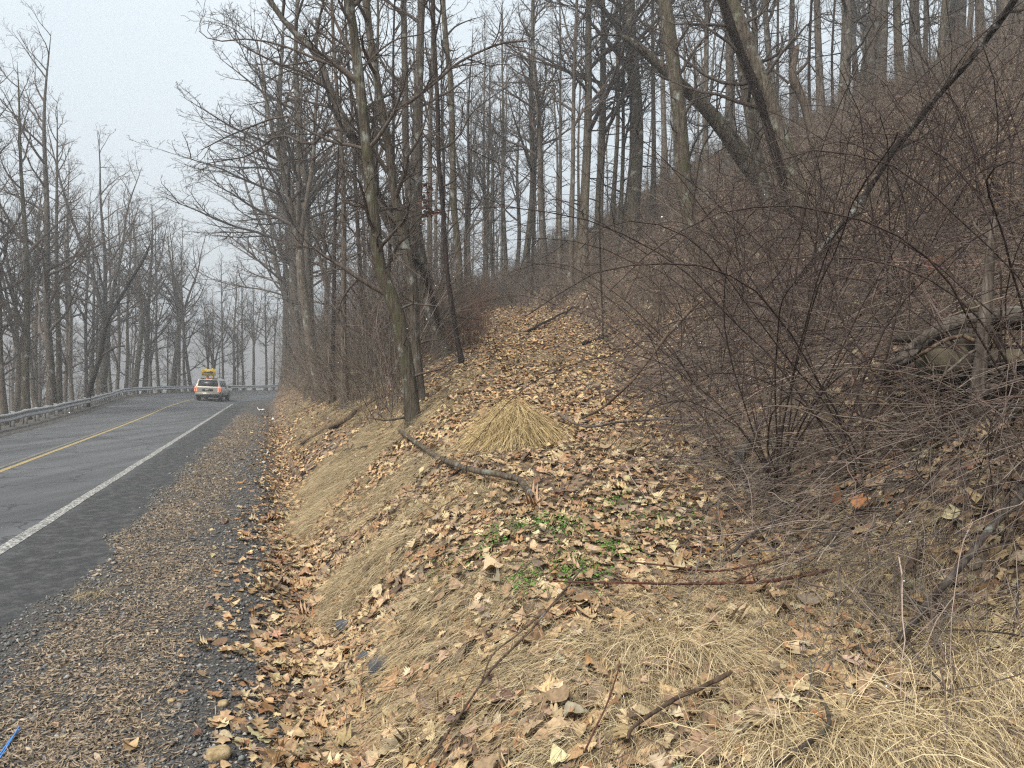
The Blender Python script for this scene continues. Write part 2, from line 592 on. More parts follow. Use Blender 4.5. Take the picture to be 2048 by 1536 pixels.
while s0 < 42:
    ss_ = np.linspace(s0 - .12, s0 + seg + .12, 17)
    dent = np.zeros_like(ss_)
    for ds_, dd in ((-23.6, .10), (-6.2, .13)):
        dent += dd * np.exp(-((ss_ - ds_) / .5) ** 2)
    wob = .03 * vnoise(ss_ * .35, ss_ * 0, 71)
    rings = [rail_pt(ss_, (.004 if si % 2 else 0) + .10 + pn - dent * .9, .43 + pz - dent * .7 * (1 if pz > 0 else .2) + wob) for pn, pz in prof_w]
    k, n = len(rings), len(ss_)
    v = np.stack(rings, 1).reshape(-1, 3)
    i = np.arange(n - 1)[:, None] * k
    j = np.arange(k)[None]
    q = np.stack([i + j, i + (j + 1) % k, i + k + (j + 1) % k, i + k + j], -1).reshape(-1, 4)
    obj_np("rail_beam", v, [q], mgal, gr, smooth=False)
    s0 += seg
    si += 1
def box_np(c, sx, sy, sz, rz=0, taper=1.0):
    v = np.array([[x * (taper if z > 0 else 1), y * (taper if z > 0 else 1), z] for z in (-.5, .5) for x, y in ((-.5, -.5), (.5, -.5), (.5, .5), (-.5, .5))]) * (sx, sy, sz)
    r = np.array([[math.cos(rz), -math.sin(rz), 0], [math.sin(rz), math.cos(rz), 0], [0, 0, 1]])
    return v @ r.T + c
BOXQ = np.array([[3, 2, 1, 0], [4, 5, 6, 7], [0, 1, 5, 4], [1, 2, 6, 5], [2, 3, 7, 6], [3, 0, 4, 7]])
def boxes_np(lst):
    return np.concatenate(lst), np.concatenate([BOXQ + 8 * i for i in range(len(lst))])
for k, s_ in enumerate(np.arange(-57, 42, 1.9)):
    sv = np.array([s_])
    c = rail_pt(sv, -.03, .16)[0]
    ang = math.atan2(DY, DX) - max(0, s_) / RB
    lean = RS.normal(0, .03)
    v1 = box_np(c + (0, 0, -.05), .02, .15, 1.0, ang)       # H section: web and two flanges
    v2 = box_np(c + (0, 0, -.05) + np.array([-math.sin(ang), math.cos(ang), 0]) * .076, .10, .010, 1.0, ang)
    v3 = box_np(c + (0, 0, -.05) - np.array([-math.sin(ang), math.cos(ang), 0]) * .076, .10, .010, 1.0, ang)
    vv, qq = boxes_np([v1, v2, v3])
    vv = vv + (vv[:, 2:3] - c[2]) * np.array([lean, lean, 0])
    obj_np("post", vv, [qq], mpost, gr, smooth=False)

# ------------------------------------------------------------------ curve sign
_rs = np.linspace(0, 40, 800)
_rx, _ry = rpt(_rs, rail_off(_rs) - .7)
_ri = int(np.argmin(np.abs(1024 + F * _rx / _ry - 417)))
sx, sy = float(_rx[_ri]), float(_ry[_ri])
sgz = gz(sx, sy)
sg = empty("traffic_sign", (sx, sy, sgz), "yellow warning sign with a black arrow pointing right above the car roof", "traffic sign", rz=math.radians(16))
myel = simple("yellow_sheeting", (.95, .62, .015), .45)
mblk = simple("black_sheeting", (.02, .018, .015), .5)
top = H + (HOR - 738) / F * sy - sgz
def prism(poly, y0, y1):
    """poly (x,z) extruded along y"""
    n = len(poly)
    v = np.array([(x, y0, z) for x, z in poly] + [(x, y1, z) for x, z in poly])
    side = np.array([[i, (i + 1) % n, n + (i + 1) % n, n + i] for i in range(n)])
    return v, [side, np.array([list(range(n))[::-1]]), np.array([list(range(n, 2 * n))])]
v, f = prism([(-.65, top - .70), (.65, top - .70), (.68, top - .67), (.68, top - .03), (.65, top), (-.65, top), (-.68, top - .03), (-.68, top - .67)], 0, .02)
obj_np("panel", v, f, myel, sg, smooth=False)
zc = top - .35
v, f = prism([(-.50, zc - .06), (.14, zc - .06), (.14, zc - .19), (.5, zc), (.14, zc + .19), (.14, zc + .06), (-.50, zc + .06)], -.008, .006)
obj_np("arrow", v, f, mblk, sg, smooth=False)
for x in (-.24, .38):
    vv, qq = boxes_np([box_np((x, .065, (top + .1) / 2 - .2), .085, .08, top + .5)])
    obj_np("post", vv, [qq], myel, sg, smooth=False)

# ------------------------------------------------------------------ the SUV
cx, cy = P(414, 806, 58.0)[:2]
cz = max(float(zroad(offs(np.array(cx), np.array(cy))[1], offs(np.array(cx), np.array(cy))[0])), 0) + .005
car = empty("car", (cx, cy, cz), "large pale gold SUV with lit brake lights driving away towards the bend", "car", rz=math.radians(12.5))
car.rotation_euler[1] = math.radians(2.5)
mbody = simple("champagne_paint", (.36, .34, .285), .32, .25)
mbody.node_tree.nodes["Principled BSDF"].inputs["Coat Weight"].default_value = .5
mgl = simple("dark_glass", (.03, .036, .04), .3)
mrub = simple("tyre_rubber", (.016, .016, .017), .9)
mrim = simple("alloy_rim", (.42, .42, .43), .35, .8)
mred = simple("lit_brake_lamp", (.6, .05, .03), .3, 0, (1, .22, .10), 1.3)
mlens = simple("red_lens", (.35, .03, .02), .3)
mpl = simple("black_trim", (.025, .025, .026), .6)
mplate = simple("number_plate", (.22, .21, .19), .5)
mchr = simple("chrome", (.6, .6, .6), .2, .9)
ST = [  # y, floor, belt half-width, belt z, roof z, roof half-width
    (-.03, .50, .94, 1.08, 1.10, .90), (.05, .44, .99, 1.12, 1.20, .88), (.14, .42, 1.0, 1.13, 1.50, .82), (.24, .42, 1.01, 1.14, 1.80, .76), (.40, .41, 1.02, 1.14, 1.885, .74),
    (1.2, .40, 1.02, 1.13, 1.90, .74), (2.2, .40, 1.02, 1.12, 1.89, .74), (3.1, .40, 1.02, 1.11, 1.85, .73), (3.5, .40, 1.01, 1.10, 1.62, .76), (4.05, .40, 1.0, 1.09, 1.24, .82),
    (4.3, .40, 1.0, 1.08, 1.16, .86), (5.0, .42, .99, 1.02, 1.11, .84), (5.25, .44, .96, .96, 1.03, .78), (5.36, .52, .90, .86, .92, .70)]
def ring(y, fz, bw, bz, rz_, rw):
    zt = max(rz_, bz + .02)
    half = [(0, fz), (bw - .12, fz), (bw - .02, fz + .12), (bw + .005, (fz + bz) / 2), (bw, bz - .06), (bw - .035, bz), (rw + .035, bz + (zt - bz) * .86), (rw - .05, bz + (zt - bz) * .985), (0, zt)]
    pts = half + [(-x, z) for x, z in half[-2:0:-1]]
    return [(x, y, z) for x, z in pts]
rings = np.array([ring(*s_) for s_ in ST])
n, k, _ = rings.shape
i = np.arange(n - 1)[:, None] * k
j = np.arange(k)[None]
q = np.stack([i + j, i + (j + 1) % k, i + k + (j + 1) % k, i + k + j], -1).reshape(-1, 4)
bo = obj_np("body", rings.reshape(-1, 3), [q[:, ::-1], np.array([list(range(k))]), np.array([list(range((n - 1) * k, n * k))[::-1]])], mbody, car)
bo.data.polygons.foreach_set("use_smooth", np.ones(len(bo.data.polygons), bool))
try:
    bo.data.set_sharp_from_angle(angle=math.radians(35))
except Exception:
    pass
def plate_on(name, pts, thick, mat, parent, inner=None):
    """four corner points of a panel, given thickness along its normal"""
    p = np.array(pts, float)
    nn = nrm(np.cross(p[1] - p[0], p[3] - p[0]))
    v = np.concatenate([p - nn * .012, p + nn * thick])
    f = np.array([[0, 3, 2, 1], [4, 5, 6, 7], [0, 1, 5, 4], [1, 2, 6, 5], [2, 3, 7, 6], [3, 0, 4, 7]])
    return obj_np(name, v, [f], mat, parent, smooth=False)
plate_on("rear_window", [(-.80, .062, 1.22), (.80, .062, 1.22), (.685, .222, 1.74), (-.685, .222, 1.74)], .014, mgl, bo)
plate_on("brake_light", [(-.24, .235, 1.775), (.24, .235, 1.775), (.24, .262, 1.81), (-.24, .262, 1.81)], .02, mred, bo)
pl = plate_on("licence_plate_recess", [(-.42, -.035, .83), (.42, -.035, .83), (.42, -.035, 1.02), (-.42, -.035, 1.02)], .012, mpl, bo)
plate_on("number_plate", [(-.16, -.05, .85), (.16, -.05, .85), (.16, -.05, .97), (-.16, -.05, .97)], .008, mplate, bo)
for sgn in (-1, 1):
    for (y0, y1, nm) in ((.34, 1.05, "side_window"), (1.15, 2.05, "side_window"), (2.13, 3.0, "side_window")):
        b0, r0, t0 = 1.01, .765, 1.86
        def sp_(y, z):
            t = (z - 1.13) / (.86 * (t0 - 1.13))
            return (sgn * (.985 * (1 - t) + .775 * t), y, z)
        pts = [sp_(y0, 1.19), sp_(y1, 1.19), sp_(y1, 1.70), sp_(y0 + (.06 if y0 < .5 else 0), 1.70)]
        plate_on(nm, pts if sgn > 0 else pts[::-1], .012, mgl, bo)
    xs = sgn
    lamp = plate_on("tail_light", [(xs * .78, -.02, .80), (xs * .985, .02, .80), (xs * .965, .045, 1.2), (xs * .80, .0, 1.2)][::sgn], .03, mred, bo)
    plate_on("reflector", [(xs * .80, -.02, .66), (xs * .97, .0, .66), (xs * .97, .0, .72), (xs * .80, -.02, .72)][::sgn], .02, mlens, bo)
    vv, qq = boxes_np([box_np((xs * 1.12, 3.32, 1.2), .2, .12, .18)])
    obj_np("mirror", vv, [qq], mpl, car, smooth=False)
    tb = Tubes()
    tb.add([(xs * .62, .45, 1.90), (xs * .62, .5, 1.95), (xs * .62, 1.5, 1.965), (xs * .62, 2.7, 1.945), (xs * .62, 2.75, 1.88)], [.018] * 5, 6)
    tb.build("roof_rail", mpl, car)
    for wy in (1.12, 4.2):
        an = np.arange(24) * 2 * math.pi / 24
        prof_t = [(-.13, .25), (-.135, .34), (-.11, .395), (.11, .395), (.135, .34), (.13, .25)]
        v = np.array([[xs * .86 + px_, wy + pr * math.cos(t), .395 + pr * math.sin(t)] for t in an for px_, pr in prof_t])
        kk = 6
        i = np.arange(24)[:, None]
        j = np.arange(kk)[None]
        q = np.stack([i * kk + j, i * kk + (j + 1) % kk, ((i + 1) % 24) * kk + (j + 1) % kk, ((i + 1) % 24) * kk + j], -1).reshape(-1, 4)
        wh = obj_np("wheel", v, [q], mrub, car)
        v = [[xs * (.86 + .10), wy, .395]] + [[xs * (.86 + (.12 if t % 2 else .085)), wy + r * math.cos(t * math.pi / 10), .395 + r * math.sin(t * math.pi / 10)] for r in (.12, .26) for t in range(20)]
        f3 = np.array([[0, 1 + t, 1 + (t + 1) % 20] for t in range(20)])
        f4 = np.array([[1 + t, 21 + t, 21 + (t + 1) % 20, 1 + (t + 1) % 20] for t in range(20)])
        obj_np("rim", np.array(v), [f3, f4], mrim, wh)
        v, f = prism([(wy + .47 * math.cos(t), .40 + .47 * math.sin(t)) for t in np.linspace(0, math.pi, 14)], 0, 1)
        v = np.stack([xs * (1.0 + v[:, 1] * .016), v[:, 0], v[:, 2]], -1)
        obj_np("wheel_arch", v, f, mpl, bo, smooth=False)
vv, qq = boxes_np([box_np((0, -.05, .60), 1.80, .16, .20), box_np((0, .1, .42), 1.5, .3, .12)])
bm_ = obj_np("bumper", vv, [qq], mbody, car, smooth=False)
vv, qq = boxes_np([box_np((0, -.02, .44), 1.7, .14, .12)])
obj_np("bumper_trim", vv, [qq], mpl, bm_, smooth=False)
vv, qq = boxes_np([box_np((0, .30, 1.885), 1.3, .20, .03)])
obj_np("spoiler", vv, [qq], mbody, car, smooth=False)
vv, qq = boxes_np([box_np((0, 2.7, .36), 1.5, 4.6, .14)])
obj_np("chassis", vv, [qq], mpl, car, smooth=False)
tb = Tubes()
tb.add([(.62, .02, .36), (.62, .5, .36)], [.04, .04], 8)
tb.build("exhaust_pipe", mchr, car)

# ------------------------------------------------------------------ trees
UP = np.array([0, 0, 1.0])
def unit(v):
    return v / (math.sqrt(v[0] * v[0] + v[1] * v[1] + v[2] * v[2]) + 1e-9)

def turned(d, ang, az):
    """direction at angle ANG from D, azimuth AZ around it"""
    ax = UP if abs(d[2]) < .9 else np.array([1.0, 0, 0])
    u = unit(np.cross(d, ax))
    w = np.cross(d, u)
    return unit(d * math.cos(ang) + (u * math.cos(az) + w * math.sin(az)) * math.sin(ang))

SIDES = {0: 9, 1: 6, 2: 4, 3: 3, 4: 3}
NPT = {1: 8, 2: 6, 3: 5, 4: 4}
def grow(T, rng, p, d, L, r, lev, cfg):
    n = NPT[lev]
    pts = np.empty((n, 3))
    dirs = []
    st = L / (n - 1)
    d = np.array(d)
    p = np.array(p)
    wig = cfg['wig'][lev - 1]
    tr = cfg['trop'][lev - 1]
    jit = rng.normal(0, wig, (n, 3))
    for i in range(n):
        pts[i] = p
        dirs.append(d)
        d = unit(d + jit[i] + UP * tr)
        p = p + d * st
    t = np.linspace(0, 1, n)
    rt = cfg['tip']
    rad = np.maximum(rt, r * (1 - t) ** .85 + rt * t)
    T.add(pts, rad, SIDES[lev])
    if lev >= cfg['levels']:
        return
    kids = max(1, int(cfg['kids'][lev - 1] * (.6 + .6 * rng.random()) * min(1.3, .5 + L / cfg['ref'][lev - 1])))
    for k in range(kids):
        tt = .18 + .80 * (k + rng.random()) / kids
        f = tt * (n - 1)
        i = min(int(f), n - 2)
        q = pts[i] + (pts[i + 1] - pts[i]) * (f - i)
        nd = turned(dirs[i], math.radians(rng.uniform(28, 62)), rng.uniform(0, 2 * math.pi))
        grow(T, rng, q, nd, L * rng.uniform(.28, .55) * (1.15 - .6 * tt), max(rt, rad[i] * rng.uniform(.4, .65)), lev + 1, cfg)

CFG = dict(wig=(.13, .16, .2, .25), trop=(.07, .05, .03, .02), kids=(7, 6, 4), ref=(4, 1.8, .8), levels=4, tip=.0042)

def trunk_curve(rng, h, lean=(0, 0), wob=.02, n=14):
    t = np.linspace(0, 1, n)
    ph = rng.uniform(0, 6, 4)
    x = lean[0] * h * t + wob * h * (np.sin(t * 5 + ph[0]) - math.sin(ph[0])) * .35 + wob * h * .15 * np.sin(t * 13 + ph[1])
    y = lean[1] * h * t + wob * h * (np.sin(t * 4 + ph[2]) - math.sin(ph[2])) * .35 + wob * h * .15 * np.sin(t * 11 + ph[3])
    return np.stack([x, y, h * t], -1)

def sample_poly(pts, t):
    n = len(pts)
    f = t * (n - 1)
    i = min(int(f), n - 2)
    return pts[i] + (pts[i + 1] - pts[i]) * (f - i), unit(pts[i + 1] - pts[i]), i

def limbs(C, rng, pts, rad, t0, count, cfg, lmax, ang=(35, 65), taper=.75, t1=1.0, minlev=1):
    for k in range(count):
        t = t0 + (t1 - t0) * (k + rng.random()) / count
        q, d, i = sample_poly(pts, t)
        az = rng.uniform(0, 2 * math.pi)
        nd = turned(d, math.radians(rng.uniform(*ang)), az)
        L = lmax * rng.uniform(.6, 1.1) * (1 - taper * max(0, (t - t0) / (1 - t0 + 1e-6)))
        r = min(rad[i] * .62, .012 + .016 * L)
        grow(C, rng, q, nd, L, r, minlev, cfg)

def flare(rad, t, f=.9):
    return rad * (1 + f * np.exp(-t * 26))

def make_template(name, seed, h, r0, form, bark_mat, cfg=CFG):
    rng = np.random.default_rng(seed)
    T, C = Tubes(), Tubes()
    t = np.linspace(0, 1, 18)
    if form == 'fork':
        tf = rng.uniform(.22, .4)
        base = trunk_curve(rng, h * tf, (rng.normal(0, .04), rng.normal(0, .04)), .02, 9)
        tb_ = np.linspace(0, 1, 9)
        base[0, 2] = -.5
        rb = flare(r0 * (1 - .22 * tb_), tb_ * tf)
        T.add(base, rb, 10)
        nl_ = int(rng.integers(2, 4))
        az0 = rng.uniform(0, 6.28)
        for k in range(nl_):
            az = az0 + k * 6.28 / nl_ + rng.normal(0, .3)
            sp = rng.uniform(.10, .24)
            lead = trunk_curve(rng, h * (1 - tf) * rng.uniform(.8, 1), (sp * math.cos(az), sp * math.sin(az)), .03, 14)
            lead = lead - lead[0] + base[-1] + np.array([0, 0, -.05])
            tl = np.linspace(0, 1, 14)
            rl = r0 * .78 * (.78 if nl_ == 2 else .66) * (1 - tl) ** .8 + .008
            T.add(lead, rl, 8)
            limbs(C, rng, lead, rl, .06, 11, cfg, h * .33, (28, 66))
    else:
        lean = {'lean': (.22, .05)}.get(form, (rng.normal(0, .025), rng.normal(0, .025)))
        pts = trunk_curve(rng, h, lean, .022 if form != 'pole' else .018, 18)
        pts[0, 2] = -.5
        rad = flare(r0 * (1 - t) ** .72 + .008, t)
        T.add(pts, rad, 9)
        if form == 'pole':
            limbs(C, rng, pts, rad, .45, 16, cfg, h * .17, (30, 60))
        elif form == 'edge':
            limbs(C, rng, pts, rad, .16, 20, cfg, h * .34, (35, 70), .65)
        else:
            limbs(C, rng, pts, rad, .32, 24, cfg, h * .26, (28, 60))
        limbs(C, rng, pts, rad, .08, 8, dict(cfg, kids=(3, 3, 2), levels=3), 1.4, (55, 95), .1, .4, 2)
    tm = T.mesh("trunk", bark_mat)
    cm = C.mesh("crown", M['twig'])
    return dict(name=name, h=h, trunk=tm, crown=cm, form=form)

TPL = [make_template("bare_tree", 11, 17.5, .21, 'fork', M['bark']),
       make_template("bare_tree", 12, 18.0, .20, 'edge', M['bark']),
       make_template("bare_tree", 13, 17.0, .22, 'fork', M['bark']),
       make_template("bare_tree", 14, 18.5, .17, 'tall', M['bark']),
       make_template("bare_tree", 15, 17.5, .15, 'tall', M['bark_olive']),
       make_template("bare_tree", 16, 16.0, .10, 'pole', M['bark']),
       make_template("bare_tree", 17, 14.0, .075, 'pole', M['bark_dark']),
       make_template("bare_tree", 18, 17.0, .19, 'edge', M['bark_olive']),
       make_template("bare_tree", 19, 17.0, .16, 'lean', M['bark'])]

TREES = []      # (root, group, info)
def place_tree(ti, x, y, scale, rz, group, info, sxy=1.0, tiltxy=(0, 0), zoff=0.0):
    tp = TPL[ti]
    o = bpy.data.objects.new(tp['name'], None)
    o.empty_display_size = .2
    o.location = (x, y, gz(x, y) + zoff)
    o.rotation_euler = (tiltxy[0], tiltxy[1], rz)
    o.scale = (scale * sxy, scale * sxy, scale)
    link(o, None, None, None, "tree", group)
    for nm in ("trunk", "crown"):
        c = bpy.data.objects.new(nm, tp[nm])
        COL.objects.link(c)
        c.parent = o
    TREES.append((o, group, info, tp['form']))
    return o

R2 = np.random.default_rng(23)
railS = np.linspace(-58, 40, 2000)
def beyond_rail(px, extra):
    o = rail_off(railS) - extra
    x, y = rpt(railS, o)
    ok = y > 3
    d = np.where(ok, np.abs(1024 + F * x / np.maximum(y, .1) - px), 1e9)
    # first crossing from the near end
    i = int(np.argmin(d))
    return float(x[i]), float(y[i])

LEFT = "bare trees beyond the guard rail"
MID = "bare trees on the bank between road and path"
HILL = "bare trees on the hillside above the path"
# (px, metres beyond the rail, template, height scale, thickness factor)
for px, ex, ti, sc, sxy in [(-60, 3.5, 3, 1.0, 1.0), (-20, 5.5, 1, 1.0, .9), (30, 4.5, 0, 1.0, .8), (76, 5.0, 2, 1.0, .8), (132, 6.0, 1, 1.0, .8), (172, 5.0, 7, 1.0, .7), (236, 5.5, 1, 1.0, .8), (306, 5.5, 0, .95, .8), (358, 5.0, 1, .9, .8), (408, 9.0, 2, .9, .8), (8, 2.6, 3, 1.0, .9), (53, 1.6, 7, 1.0, .85), (99, 1.4, 1, 1.06, .9), (118, 2.6, 4, 1.05, 1.0), (146, 4.5, 3, 1.0, .8),
                            (200, 1.8, 0, 1.05, 1.2), (222, 5.0, 4, 1.0, .8), (250, 3.6, 3, .95, .8), (268, 1.6, 2, .98, 1.0), (291, 2.0, 7, .95, 1.1), (318, 4.0, 4, .95, .9), (344, 1.5, 2, .92, 1.15),
                            (372, 3.4, 3, .9, .9), (386, 4.0, 8, .92, 1.2), (432, 6.0, 0, .85, 1.1), (445, 4.2, 3, .9, .9), (468, 1.8, 7, .8, 1.0), (487, 3.0, 4, .85, 1.0), (508, 2.4, 2, .82, .9), (532, 1.8, 3, .85, 1.0), (548, 3.0, 5, .95, 1.2)]:
    x, y = beyond_rail(px, ex)
    sc = sc * float(np.interp(px, [0, 120, 180, 270, 330, 420, 560], [1.02, 1.1, 1.2, 1.16, 1.12, 1.05, 1.0]))
    place_tree(ti, x, y, sc * R2.uniform(.95, 1.03), R2.uniform(0, 6.28), LEFT, 'front', sxy)
n_back = 0
while n_back < 50:
    px = R2.uniform(-120, 556)
    ex = R2.uniform(4.5, 40)
    x, y = beyond_rail(px, ex)
    if y < 14 or y > 150 or (385 < px < 445 and ex < 9):
        continue
    place_tree(int(R2.choice([0, 1, 3, 3, 4, 4, 5, 5, 5, 6, 6])), x, y, R2.uniform(.75, 1.08), R2.uniform(0, 6.28), LEFT, 'back', R2.uniform(.8, 1.05))
    n_back += 1

# trees between the road and the path
def ok_mid(x, y):
    o, s = offs(np.array(x), np.array(y))
    return o > 4.6
spots = [(600, 26, 3, 1.0, 1.15), (578, 34, 0, .98, 1.0), (622, 22, 3, .95, .8), (640, 30, 2, 1.0, 1.0), (690, 19, 5, .9, .9), (722, 23, 6, 1.0, 1.1), (590, 42, 3, .9, 1.1), (612, 46, 4, .95, 1.2),
         (740, 27, 4, 1.0, .9), (858, 27, 5, 1.0, 1.1), (568, 52, 2, .9, 1.0), (584, 57, 4, .95, 1.1), (646, 40, 0, .9, 1.0), (630, 52, 3, 1.0, 1.2), (886, 33, 6, 1.0, 1.3), (932, 36, 6, 1.0, 1.2), (870, 41, 5, 1.0, 1.0), (815, 44, 3, 1.0, 1.2), (730, 50, 5, 1.1, 1.2), (666, 18, 6, .8, .9), (780, 17, 6, .85, .8)]
for px, d, ti, sc, sxy in spots:
    d0 = d
    while float(offs(np.array((px - 1024) / F * d), np.array(float(d)))[0]) < 4.6 and d < 62:
        d += .5
    x = (px - 1024) / F * d
    place_tree(ti, x, d, sc * R2.uniform(.95, 1.05) * (1 + .25 * (d > d0 + 8)), R2.uniform(0, 6.28), MID, 'mid', sxy * min(1.7, (d / d0) ** .8))

# the hillside woods
for px, d, w in [(1050, 38, 13), (1088, 36, 15), (1120, 33, 8), (1143, 30, 10), (1165, 30, 19), (1197, 31, 18), (1225, 36, 9), (1260, 32, 28), (1303, 34, 10), (1326, 42, 12), (968, 46, 8), (990, 50, 9), (1012, 44, 8), (1030, 55, 10), (945, 52, 8), (1072, 50, 9),
                 (1415, 30, 12), (1455, 34, 16), (1500, 27, 14), (1560, 32, 14), (1590, 40, 12), (1640, 30, 15), (1690, 27, 22), (1725, 29, 26), (1760, 34, 18), (1800, 28, 15), (1840, 33, 18), (1880, 27, 14), (1915, 36, 20), (1960, 29, 15), (2000, 25, 16), (2040, 30, 18)]:
    x = (px - 1024) / F * d
    ti = int(R2.choice([3, 3, 4, 8 if px > 1400 else 4, 5]))
    r = w / 2 * d / F
    r0 = {3: .17, 4: .15, 8: .16, 5: .10}[ti]
    place_tree(ti, x, d, R2.uniform(.98, 1.15), R2.uniform(0, 6.28), HILL, 'hill', r / r0 / 1.05)
nh = 0
while nh < 74:
    px = R2.uniform(880, 2180)
    d = R2.uniform(30, 85)
    x = (px - 1024) / F * d
    if px < 1060 and d < 42:
        continue
    place_tree(int(R2.choice([3, 4, 5, 5, 6, 6, 0])), x, d, R2.uniform(.8, 1.05), R2.uniform(0, 6.28), HILL, 'hillback', R2.uniform(.8, 1.15))
    nh += 1

# the trees one can name: traced stems, each at its own distance
CFG_N = dict(wig=(.16, .2, .24, .3), trop=(.06, .04, .02, .01), kids=(7, 6, 4), ref=(2.6, 1.3, .6), levels=4, tip=.0028)
def trace(px_pts, d, d1=None):
    n = len(px_pts)
    d1 = d if d1 is None else d1
    return np.array([P(x, y, d + (d1 - d) * i / max(1, n - 1)) for i, (x, y) in enumerate(px_pts)])

def smooth_poly(pts, m):
    """Catmull-Rom through the points, resampled to m"""
    p = np.vstack([2 * pts[0] - pts[1], pts, 2 * pts[-1] - pts[-2]])
    seg_ = len(pts) - 1
    u = np.linspace(0, seg_ - 1e-6, m)
    i = u.astype(int)
    f = (u - i)[:, None]
    a0, a1, a2, a3 = p[i], p[i + 1], p[i + 2], p[i + 3]
    return .5 * ((2 * a1) + (-a0 + a2) * f + (2 * a0 - 5 * a1 + 4 * a2 - a3) * f ** 2 + (-a0 + 3 * a1 - 3 * a2 + a3) * f ** 3)

def hero(name, label, px_pts, d, w0, w1, bark_m, d1=None, extend=None, nl=18, t0=.3, lmax=2.6, side=(), group=None, cfg=CFG_N, seed=1, broken=False, cat="tree"):
    """px_pts from the base upwards; w0, w1: widths in photo pixels at base and at the last traced point; extend: further metres above"""
    rng = np.random.default_rng(seed)
    pts = trace(px_pts, d, d1)
    base = pts[0].copy()
    g = gz(base[0], base[1])
    if base[2] > g:
        dirn = unit(pts[0] - pts[1])
        dirn[2] = min(dirn[2], -.5)
        pts = np.vstack([base + dirn / -dirn[2] * (base[2] - g) * 1.0 - np.array([0, 0, .0]), pts])
    pts = np.vstack([pts[0] - np.array([0, 0, .35]), pts])
    if extend:
        dirn = unit(unit(pts[-1] - pts[-2]) * .8 + UP * .35)
        k = max(2, int(extend / 1.2))
        ext = [pts[-1] + dirn * extend * (i + 1) / k + rng.normal(0, .05, 3) for i in range(k)]
        pts = np.vstack([pts, ext])
    n = 26
    sm = smooth_poly(pts, n)
    L = np.concatenate([[0], np.cumsum(np.linalg.norm(np.diff(sm, axis=0), axis=1))])
    t = L / L[-1]
    r0 = w0 / 2 * d / F
    r1 = w1 / 2 * (d1 or d) / F
    Lt = 1.0 if not extend else (L[-1] - extend) / L[-1]
    rad = np.where(t < Lt, r0 + (r1 - r0) * t / Lt, r1 * np.clip((1 - t) / max(1e-3, 1 - Lt), 0, 1) ** .8 + .006)
    rad = rad * (1 + .5 * np.exp(-np.maximum(L - .3, 0) * 5)) * (1 + .04 * np.sin(L * 5 + seed) + .03 * np.sin(L * 13 + seed * 2))
    T, C = Tubes(), Tubes()
    o0 = np.array([sm[0][0], sm[0][1], g])
    root = empty(name, o0, label, cat, group)
    if broken:
        rad[-1] *= .25
        rad[-2] *= .8
    T.add(sm - o0, rad, 12)
    if nl:
        limbs(C, rng, sm - o0, rad, t0, nl, cfg, lmax, (35, 70), .5)
        limbs(C, rng, sm - o0, rad, .05, 6, dict(cfg, kids=(4, 3, 2)), .9, (55, 95), .1, .5, 2)
    for px_l, dl0, dl1, lw0, lw1, kids in side:
        lp = smooth_poly(trace(px_l, dl0, dl1), 14) - o0
        tt = np.linspace(0, 1, 14)
        lr = (lw0 + (lw1 - lw0) * tt) / 2 * dl0 / F
        C.add(lp, lr, 8)
        if kids:
            limbs(C, rng, lp, lr, .12, kids, cfg, 1.2, (30, 65), .3, 1.0, 2)
    tr = T.build("trunk", bark_m, root)
    if C.g:
        C.build("crown", M['twig'], root)
    return root, sm, rad

hero("bare_tree", "tall smooth-barked tree with two stacked elbow limbs, rooted on the bank edge beside the path", [(823, 812), (817, 755), (808, 690), (790, 610), (764, 552), (752, 484), (747, 427), (737, 325), (719, 164), (706, 51), (698, 0)], 11, 31, 18, M['bark_olive'], extend=6, nl=22, t0=.28, lmax=2.2, seed=3,
     side=[([(712, 160), (690, 140), (662, 128), (640, 122), (600, 104), (560, 90), (500, 78), (430, 82), (398, 62)], 11, 11.5, 9, 1.5, 14), ([(746, 428), (725, 412), (700, 408), (672, 370), (645, 330)], 11, 10.7, 7, 2, 6), ([(720, 150), (742, 118), (790, 80), (850, 66), (905, 30)], 11, 11.5, 5, 1.5, 8),
           ([(735, 300), (700, 290), (668, 285), (600, 252), (566, 232), (480, 262), (425, 288), (402, 300)], 11, 12, 8, 1.5, 14), ([(752, 470), (800, 520), (850, 560)], 11, 10, 2.5, 1, 3)])
hero("bare_tree", "slender grey tree just behind the elbow-limbed tree, leaning left over the bank", [(836, 754), (831, 690), (830, 641), (826, 560), (812, 500), (797, 427), (785, 369), (777, 290), (766, 239), (750, 137), (739, 68), (732, 0)], 12.2, 21, 14, M['bark'], extend=6, nl=18, lmax=2.2, seed=4,
     side=[([(783, 224), (828, 198), (876, 160), (910, 130), (954, 106), (1006, 86), (1054, 82)], 12.2, 12.2, 8, 3.5, 10)])
hr, sm3, rad3 = hero("bare_tree", "dark shaggy vine-wrapped tree leaning hard left behind the elbow-limbed tree", [(866, 640), (850, 575), (834, 540), (808, 500), (784, 455), (755, 395), (729, 342), (702, 266), (660, 185), (637, 113), (592, 68), (545, 10)], 16, 30, 10, M['bark'], extend=3, nl=20, t0=.25, lmax=3.2, seed=5,
     side=[([(650, 170), (620, 150), (560, 128), (520, 110), (470, 80), (452, 50)], 16, 17, 8, 1.5, 12), ([(700, 265), (660, 258), (620, 290), (560, 270), (500, 310), (440, 322), (400, 330)], 16, 18, 8, 1.5, 14)])
hero("bare_tree", "straight grey trunk rising behind the shaggy leaning tree, bare below", [(862, 640), (850, 560), (838, 490), (833, 444), (836, 342), (838, 171), (842, 34), (843, 0)], 18, 24, 15, M['bark'], extend=8, nl=14, t0=.45, lmax=2.4, seed=31)
